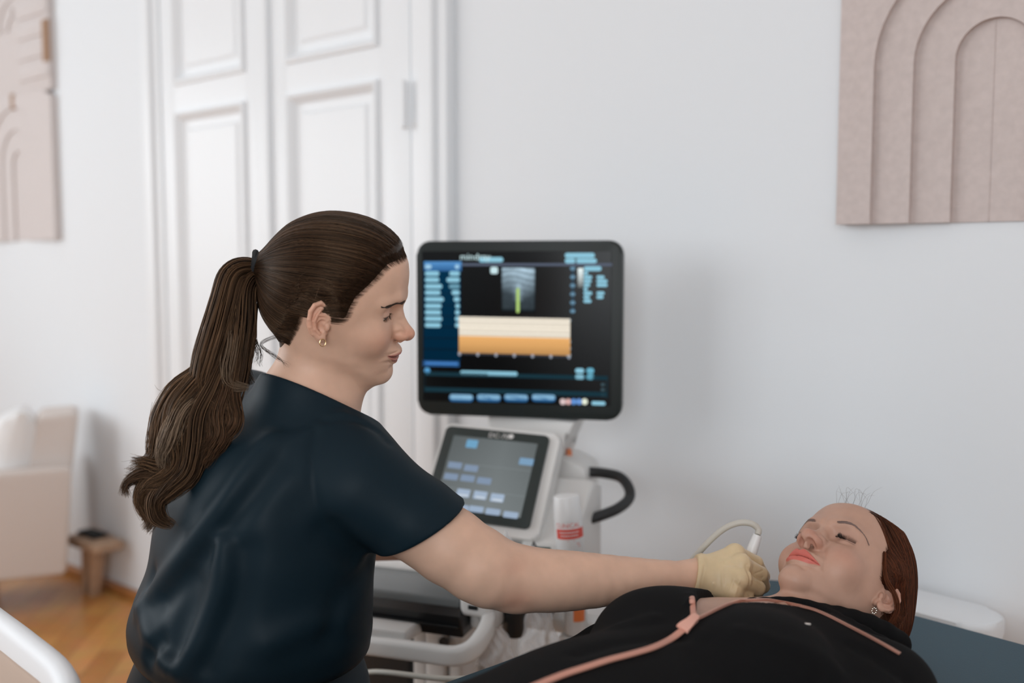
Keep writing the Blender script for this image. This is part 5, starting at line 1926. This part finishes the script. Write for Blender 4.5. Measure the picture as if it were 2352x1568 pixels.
for sx in (-1, 1):
    for sy in (-1, 1):
        v, f = lathe([(.006, -.014), (.040, -.014), (.045, -.006), (.045, .006), (.040, .014), (.006, .014)], 24)
        MB().add(mfr(np.stack([c0[0] - .06 + sx * .18 + v[:, 2], c0[1] - .06 + sy * .17 + v[:, 0], .045 + v[:, 1]], 1)), f).build('caster', M_black, um)
# probe holders below the console's right end
for k, (px, py, V_, r_h) in enumerate(((1182, 1395, 1.90, .0235), (1252, 1392, 1.90, .020))):
    p = W(A(px, py, V_))
    h_ = .075 if k == 0 else .035
    v, f = lathe([(r_h * .8, -h_ + .02), (r_h, -h_ + .028), (r_h, .02), (r_h * 1.12, .022), (r_h * 1.12, .030), (r_h * .9, .030), (r_h * .9, .0)], 28)
    MB().add(v + p, f).build('probe_holder', M_black, um)
v, f = box((ml(1215, 1385, 1.90)[0] - .03, ml(1215, 1385, 1.90)[1] - .045, zf - .028), (.16, .09, .022), .008); MB().add(mfr(v), f).build('holder_bracket', M_plas, um)

# ---- small things on and around the machine
M_gel = mat('white_bottle', (.80, .80, .80), .35, spec=.4)
M_red = mat('red_print', (.72, .085, .06), .5)
bp0 = A(1311, 1271, 1.925); bp0[2] = LEDGE + .0005
axis = np.array([-.085, .02, 1.0]); axis /= np.linalg.norm(axis)
to = np.array([0, 0, 0]) - bp0; to[2] = 0; to -= axis * (to @ axis); to /= np.linalg.norm(to)
btf = Frame(bp0, np.cross(to, axis) * -1, -to, axis)                # x right of the viewer, y away, z up the bottle
bo = thing('spray_bottle', 'white spray bottle with a red band standing on the machine ledge', 'bottle', W(bp0))
BRD = .0272; BH = 116 / 2300 * 1.925
v, f = lathe([(.020, 0), (BRD - .002, 0), (BRD, .003), (BRD, .060), (BRD - .001, .064)], 44); MB().add(btf(v), f).build('body', M_gel, bo)
v, f = lathe([(BRD - .001, .0635), (BRD + .0004, .0645), (.0258, .108), (.0240, .1108), (.0220, .1112)], 44); MB().add(btf(v), f).build('cap', M_gel, bo)
def wrap(v2, z0, a0, r): return np.stack([r * np.sin(a0 + v2[:, 0] / r), -r * np.cos(a0 + v2[:, 0] / r), z0 + v2[:, 1]], 1)
g = np.array([(x, y) for y in (0, .0195) for x in np.linspace(-.030, .036, 34)])
F = [(i, i + 1, 34 + i + 1, 34 + i) for i in range(33)]
lab = MB().add(btf(wrap(g, .0305, 0.05, BRD + .0003)), F).build('red_band', M_red, bo)
tv, tf_ = text('CLINICAL', .0125, .98)
mk('lettering', btf(wrap(tv, .0530, -1.02, BRD + .0004)), tf_, M_red, bo, False)
mb = MB()
for k, (x0, x1) in enumerate(((-.020, .021), (-.018, .019))):
    z = .0425 - k * .0065
    xs = np.linspace(x0, x1, 10)
    for a, b in zip(xs[:-1], xs[1:]):
        gg = np.array([(a, 0), (b - .0012, 0), (b - .0012, .0022), (a, .0022)]); mb.add(btf(wrap(gg, z, .02, BRD + .0006)), [(0, 1, 2, 3)])
mb.build('band_print', M_gel, bo, False)
mb = MB()
for a, b, z in ((-.004, .010, .0265), (.014, .021, .020), (.017, .023, .015)):
    gg = np.array([(a, 0), (b, 0), (b, .0012), (a, .0012)]); mb.add(btf(wrap(gg, z, 0, BRD + .0004)), [(0, 1, 2, 3)])
mb.build('small_print', M_red, bo, False)

# pen-like clip and clear dropper lying on the ledge
LZ = LEDGE
p0_, p1_ = A(1186, 1240, 1.93), A(1266, 1245, 1.915)
p0_[2] = p1_[2] = LZ + .0065
pn = thing('marker_pen', 'small white and dark green marker pen lying on the ledge beside the bottle', 'pen', W((p0_ + p1_) / 2 - UP * .006))
d_ = p1_ - p0_
MB().add(*tube(W(np.array([p0_, p0_ + d_ * .52])), .0050, 12)).build('barrel', M_gel, pn)
MB().add(*tube(W(np.array([p0_ + d_ * .54, p0_ + d_ * .98])), .0046, 12)).build('cap', mat('dark_green_plastic', (.02, .06, .05), .4), pn)
MB().add(*tube(W(np.array([p0_ + d_ * .46 + UP * .003, p0_ + d_ * .50 + UP * .014, p0_ + d_ * .56 + UP * .004])), .0022, 8)).build('clip', M_black, pn)
M_clear = mat('clear_plastic', (.86, .88, .90), .18, spec=.5, alpha=.42)
dpp = A(1163, 1238, 1.93); dpp[2] = LZ
v, f = lathe([(.016, 0), (.017, .004), (.013, .018), (.006, .030), (.004, .036), (.003, .040)], 20)
tag(MB().add(W(dpp) + v, f).build('dropper_cap', M_clear, None), 'clear plastic cone cap standing below the touch panel', 'cap')

# clear bags hanging under the probe holders
M_bag = mat('clear_bag', (.84, .84, .85), .22, spec=.6, alpha=.40)
def bag(name, label, px0, px1, py0, py1, V_, seed, group=None):
    r = np.random.default_rng(seed)
    nx, ny = 18, 26
    a_, b_2 = A(px0, py0, V_), A(px1, py0, V_)
    V = []; ph = r.random(6) * 6.28
    for s_ in (1, -1):
        for j in range(ny):
            t = j / (ny - 1)
            for i in range(nx):
                w = i / (nx - 1)
                base = a_ * (1 - w) + b_2 * w
                z0 = CAM_H - (py0 - 600) / F_PX * V_; z1 = CAM_H - (py1 - 600) / F_PX * V_
                wid = .45 + .55 * min(1, t * 1.6)
                cx_ = (a_ + b_2) / 2
                p = cx_ + (base - cx_) * wid
                p = p + np.array([.004 * math.sin(9 * t + ph[0] + w * 4), s_ * (.003 + .014 * math.sin(math.pi * w) * math.sin(math.pi * min(1, t * 1.1)) + .004 * math.sin(14 * w + 8 * t + ph[1]) + .003 * math.sin(23 * w - 11 * t + ph[2])), 0])
                p[2] = z0 + (z1 - z0) * t + .006 * math.sin(w * 7 + ph[3]) * t
                V.append(p)
    n = nx * ny
    F = [(k * n + j * nx + i, k * n + j * nx + i + 1, k * n + (j + 1) * nx + i + 1, k * n + (j + 1) * nx + i) for k in (0, 1) for j in range(ny - 1) for i in range(nx - 1)]
    o = mk(name, W(np.array(V)), F, M_bag, None, True)
    tag(o, label, 'plastic bag', group)
bag('plastic_bag', 'crumpled clear plastic bag hanging next to the black probe holder', 1192, 1285, 1412, 1530, 1.83, 1)
bag('plastic_bag', 'clear plastic bag hanging low behind the corner of the white front handle', 1095, 1180, 1462, 1560, 1.845, 2)
M_tube = mat('cream_tube', (.70, .66, .58), .4)
tb = spline([A(1258, 1398, 1.93), A(1258, 1440, 1.93), A(1254, 1490, 1.93), A(1240, 1545, 1.93)], 20)
MB().add(*tube(W(tb), .0042, 10)).build('probe_lead', M_tube, um)
# gel bottle in the side holder, orange label
gp = A(1322, 1398, 1.90)
gb = thing('gel_bottle', 'pale gel bottle with an orange label tucked beside the machine behind the forearm', 'bottle', W(gp - UP * .06))
v, f = lathe([(.016, -.05), (.021, -.047), (.022, -.02), (.022, .04), (.012, .055), (.010, .060)], 24)
MB().add(W(gp) + v, f).build('body', mat('frosted_bottle', (.72, .73, .74), .35, alpha=.9), gb)
g = np.array([(x, y) for y in (0, .030) for x in np.linspace(-.004, .020, 12)])
F = [(i, i + 1, 12 + i + 1, 12 + i) for i in range(11)]
tg = -gp * np.array([1, 1, 0]); tg /= np.linalg.norm(tg); gf = Frame(gp, np.cross(tg, UP) * -1, -tg, UP)
MB().add(gf(wrap(g, -.018, 0, .0225)), F).build('label', M_or, gb)
v, f = box((ml(1322, 1398, 1.90)[0], ml(1322, 1398, 1.90)[1] - .01, gp[2] - .058), (.06, .06, .012), .004); MB().add(mfr(v), f).build('bottle_shelf', M_plas, um)
v, f = box((ml(1322, 1398, 1.90)[0] - .05, ml(1322, 1398, 1.90)[1] - .055, gp[2] - .05), (.16, .05, .03), .006); MB().add(mfr(v), f).build('shelf_bracket', M_plas, um)

# ---- transducer in the gloved hand, its cable looping over and back to the machine
pr = thing('ultrasound_probe', 'white ultrasound transducer in the gloved hand with its long pale cable', 'ultrasound probe', W(A(1690, 1380, 1.53)))
top, mid, tip = A(1740, 1228, 1.545), A(1722, 1278, 1.540), A(1694, 1384, 1.530)
MB().add(*tube(W(spline([top, top * .5 + mid * .5, mid, mid * .7 + tip * .3], 14)), np.linspace(.0072, .0112, 14), 18)).build('strain_relief', M_gel, pr)
MB().add(*tube(W(spline([mid * .75 + tip * .25, mid * .5 + tip * .5, mid * .2 + tip * .8, tip], 12)), [.011, .012, .0125, .0125, .0125, .0128, .0132, .0138, .0145, .015, .0148, .013], 18)).build('handle', M_gel, pr)
M_cab = mat('pale_cable', (.56, .53, .47), .45)
path = spline([top, A(1742, 1216, 1.55), A(1728, 1203, 1.552), A(1700, 1200, 1.556), A(1668, 1211, 1.56), A(1636, 1236, 1.565), A(1595, 1280, 1.57), A(1545, 1340, 1.585), A(1470, 1400, 1.72), A(1370, 1445, 1.77),
               A(1262, 1506, 1.76), A(1222, 1526, 1.74), A(1160, 1546, 1.66), A(1090, 1557, 1.68), A(1020, 1558, 1.70), A(950, 1551, 1.73), A(890, 1544, 1.76), A(850, 1543, 1.79), A(820, 1552, 1.83), A(800, 1580, 1.90), A(830, 1600, 1.98), A(890, 1600, 2.02)], 170)
MB().add(*tube(W(path), .0050, 12)).build('cable', M_cab, pr)
# ------------------------------------------------------------------ furniture at the left
M_up = mat('cream_upholstery', (.66, .59, .55), .9, spec=.15, bump=(600, .3, .0008))
M_cush = mat('white_cushion', (.80, .79, .785), .85, spec=.15, bump=(300, .2, .001))
M_oak = mat('oak_wood', (.50, .33, .22), .5, var=(22, .3))
cx_ = np.array([.915, .40, 0]); cx_ /= np.linalg.norm(cx_); cy_ = np.array([-cx_[1], cx_[0], 0])   # towards the chair's back; away from the viewer
base = A(20, 1330, 3.62) * np.array([1, 1, 0])
af = Frame(base, cx_, cy_, UP)
ac = thing('armchair', 'cream upholstered armchair with a white cushion against the left wall', 'armchair', W(base))
def al(px, py, V): return af.inv(A(px, py, V))
ra_, rt, rb = al(165, 1078, 3.70)[0], al(120, 1076, 3.67)[2], al(100, 1330, 3.66)[2]
L0 = ra_ - .78
prof = [(L0, rb + .01), (ra_ - .045, rb + .005), (ra_ - .030, rb + .02), (ra_, rt - .03), (ra_ - .006, rt - .010), (ra_ - .025, rt), (L0 + .02, rt - .012), (L0, rt - .03)]
for nm, y0, y1 in (('armrest', -.005, .095), ('armrest', .33, .40)):
    v, f = prism(prof, y0, y1, .016, 4, axis=1); MB().add(af(v), f).build(nm, M_up, ac)
bx0 = al(92, 1000, 3.7)[0]; bz = al(130, 952, 3.76)[2]
prof = [(ra_ - .13, rb + .02), (ra_ - .05, rb + .02), (ra_ + .030, bz - .015), (ra_ + .012, bz), (ra_ - .10, bz - .004), (ra_ - .125, bz - .03), (ra_ - .19, rb + .2)]
v, f = prism(prof, .085, .34, .018, 4, axis=1); MB().add(af(v), f).build('backrest', M_up, ac)
v, f = box((ra_ - .44, .215, rb + .10), (.64, .24, .17), .04, 4); MB().add(af(v), f).build('seat', M_up, ac)
for sx in (-.70, -.30):
    for sy in (.10, .33):
        MB().add(*tube(af(np.array([(ra_ + sx, sy, rb + .015), (ra_ + sx, sy, 0.0)])), [.020, .014], 12)).build('leg', M_oak, ac)
# the white cushion leaning in the chair
p = al(35, 995, 3.7)
bm = bmesh.new(); bmesh.ops.create_cube(bm, size=1); bmesh.ops.subdivide_edges(bm, edges=bm.edges[:], cuts=10, use_grid_fill=True)
for v in bm.verts:
    x, y, z = v.co * 2
    k = (1 - abs(y) ** 4) * (1 - abs(z) ** 4)
    v.co = Vector((x * (.015 + .085 * k ** .6), y * .125 * (1 - .06 * (1 - z * z)), z * .22 * (1 - .06 * (1 - y * y))))
v, f = bm_out(bm)
cpos = (ra_ - .215, .19, rb + .185 + .22)
ca = math.radians(14)
v = np.stack([v[:, 0] * math.cos(ca) + v[:, 2] * math.sin(ca) + cpos[0], v[:, 1] + cpos[1], -v[:, 0] * math.sin(ca) + v[:, 2] * math.cos(ca) + cpos[2]], 1)
cu = thing('cushion', 'plump white cushion resting in the cream armchair', 'cushion', af(np.array([[cpos[0], cpos[1], rb + .185]]))[0])
MB().add(af(v), f).build('cushion_cover', M_cush, cu)

# low oak bench along the wall behind the armchair
wl = lambda x, y, z: np.array([x, y, z])
bz_ = .235
p_r = onplane(258, 1262, np.array([0, 0, bz_]), UP); q = W(p_r)
bn = thing('bench', 'low oak bench with a black mat, behind the armchair against the wall', 'bench', (q[0] - .35, WALL_Y - .20, 0))
x1 = q[0] - .09; x0 = x1 - .24
yF = min(q[1], WALL_Y - .12) 
yF = max(yF - .02, WALL_Y - .40)
MB().add(*wbox(x0, x1, yF, WALL_Y - .035, bz_ - .035, bz_, .008)).build('top', M_oak, bn)
for xx in (x0 + .08, x1 - .10):
    for yy in (yF + .05, WALL_Y - .08):
        MB().add(*tube(np.array([(xx, yy, bz_ - .03), (xx + (.03 if xx > x0 + .3 else -.03), yy, 0.0)]), [.021, .012], 12)).build('leg', M_oak, bn)
tag(MB().add(*wbox(x0 + .02, x1 - .09, yF + .04, WALL_Y - .05, bz_, bz_ + .016, .004)).build('folded_mat', mat('black_felt', (.012, .014, .016), .9), None), 'flat black folded mat lying on the low oak bench', 'mat')

# white rimmed lounge chair cut by the lower left corner
zr = .80
r0, r1 = onplane(-60, 1385, np.array([0, 0, zr]), UP), onplane(235, 1600, np.array([0, 0, zr]), UP)
dx_ = r1 - r0; Lr = np.linalg.norm(dx_); dx_ /= Lr; nx_ = np.array([-dx_[1], dx_[0], 0]); nx_ = nx_ * np.sign(nx_ @ np.array([-1, -1, 0]))
lf = Frame(r0 * np.array([1, 1, 0]), dx_, nx_, UP)
lc = thing('lounge_chair', 'white rimmed chair with a beige seat, cut off by the lower left corner', 'chair', W((r0 + r1) / 2 * np.array([1, 1, 0])))
arc = spline([(-.18, .02, zr + .02), (0.0, .012, zr + .005), (.12, .010, zr), (.25, .010, zr - .002), (.38, .014, zr - .006), (.47, .045, zr - .012), (.51, .12, zr - .02), (.50, .30, zr - .05)], 40)
v, f = sweep(arc, .030, .052, .014, 5); MB().add(lf(v), f).build('rim', mat('satin_white', (.80, .81, .83), .55), lc)
v, f = prism([(-.16, .012), (.40, .012), (.46, .06), (.44, .30), (.40, .42), (-.16, .42)], zr - .11, zr - .012, .02, 4, axis=2)
MB().add(lf(v), f).build('seat_pad', mat('beige_seat', (.60, .46, .37), .8, bump=(250, .2, .001)), lc)
v, f = prism([(-.17, .03), (.42, .03), (.45, .10), (.45, .31), (.41, .44), (-.17, .44)], zr - .19, zr - .135, .015, 3, axis=2)
MB().add(lf(v), f).build('shell', M_white, lc)
MB().add(*tube(lf(np.array([(.14, .22, zr - .18), (.14, .22, .03)])), [.03, .03], 16)).build('column', M_chrome, lc)
v, f = lathe([(.02, .0), (.20, .0), (.21, .008), (.05, .03), (.03, .03)], 36); MB().add(v + lf(np.array([[.14, .22, 0]])), f).build('foot', M_chrome, lc)
# ------------------------------------------------------------------ light and camera
world = bpy.data.worlds.new('World'); bpy.context.scene.world = world; world.use_nodes = True
world.node_tree.nodes['Background'].inputs['Color'].default_value = (.86, .935, 1.0, 1)
world.node_tree.nodes['Background'].inputs['Strength'].default_value = 0.36


def area(name, loc, target, sx, sy, power, col=(1, 1, 1), spread=180):
    l = bpy.data.lights.new(name, 'AREA'); l.shape = 'RECTANGLE'; l.size = sx; l.size_y = sy; l.energy = power; l.color = col; l.spread = math.radians(spread)
    o = bpy.data.objects.new(name, l); C.objects.link(o); o.location = loc
    d = Vector(target) - Vector(loc); o.rotation_euler = d.to_track_quat('-Z', 'Y').to_euler()
    return o


# daylight through the two windows of the left wall and two unseen lights added behind the camera
for a, c in WIN:
    area('window_daylight', (RX0 + .05, (a + c) / 2, 1.8), (0, (a + c) / 2 + .3, 1.2), 1.9, 1.35, 31, (.90, .96, 1.0))
area('unseen_rear_light', (-4.1, RY0 + .1, 2.1), (-.9, 1.6, .9), 2.4, 2.0, 58, (.91, .965, 1.0))
area('unseen_rear_light', (.95, RY0 + .1, 1.9), (-1.0, 1.9, .8), 1.6, 1.8, 60, (.92, .965, 1.0))  # fill from behind right, added to brighten the wall and figures
cam = bpy.data.cameras.new('camera'); co = bpy.data.objects.new('camera', cam); C.objects.link(co)
cam.sensor_width = 36; cam.lens = F_PX / 2352 * 36
co.location = (0, 0, CAM_H); co.rotation_euler = (math.pi / 2 - PITCH, 0, YAW)
cam.dof.use_dof = True; cam.dof.focus_distance = 1.46; cam.dof.aperture_fstop = 1.9
cam.clip_start = .02
sc = bpy.context.scene; sc.camera = co
sc.view_settings.view_transform = 'Standard'; sc.view_settings.look = 'None'; sc.view_settings.gamma = 1; sc.view_settings.exposure = 0.0; sc.view_settings.use_curve_mapping = False
sc.cycles.use_denoising = True
sc.cycles.max_bounces = 8; sc.cycles.diffuse_bounces = 5; sc.cycles.caustics_reflective = False; sc.cycles.caustics_refractive = False
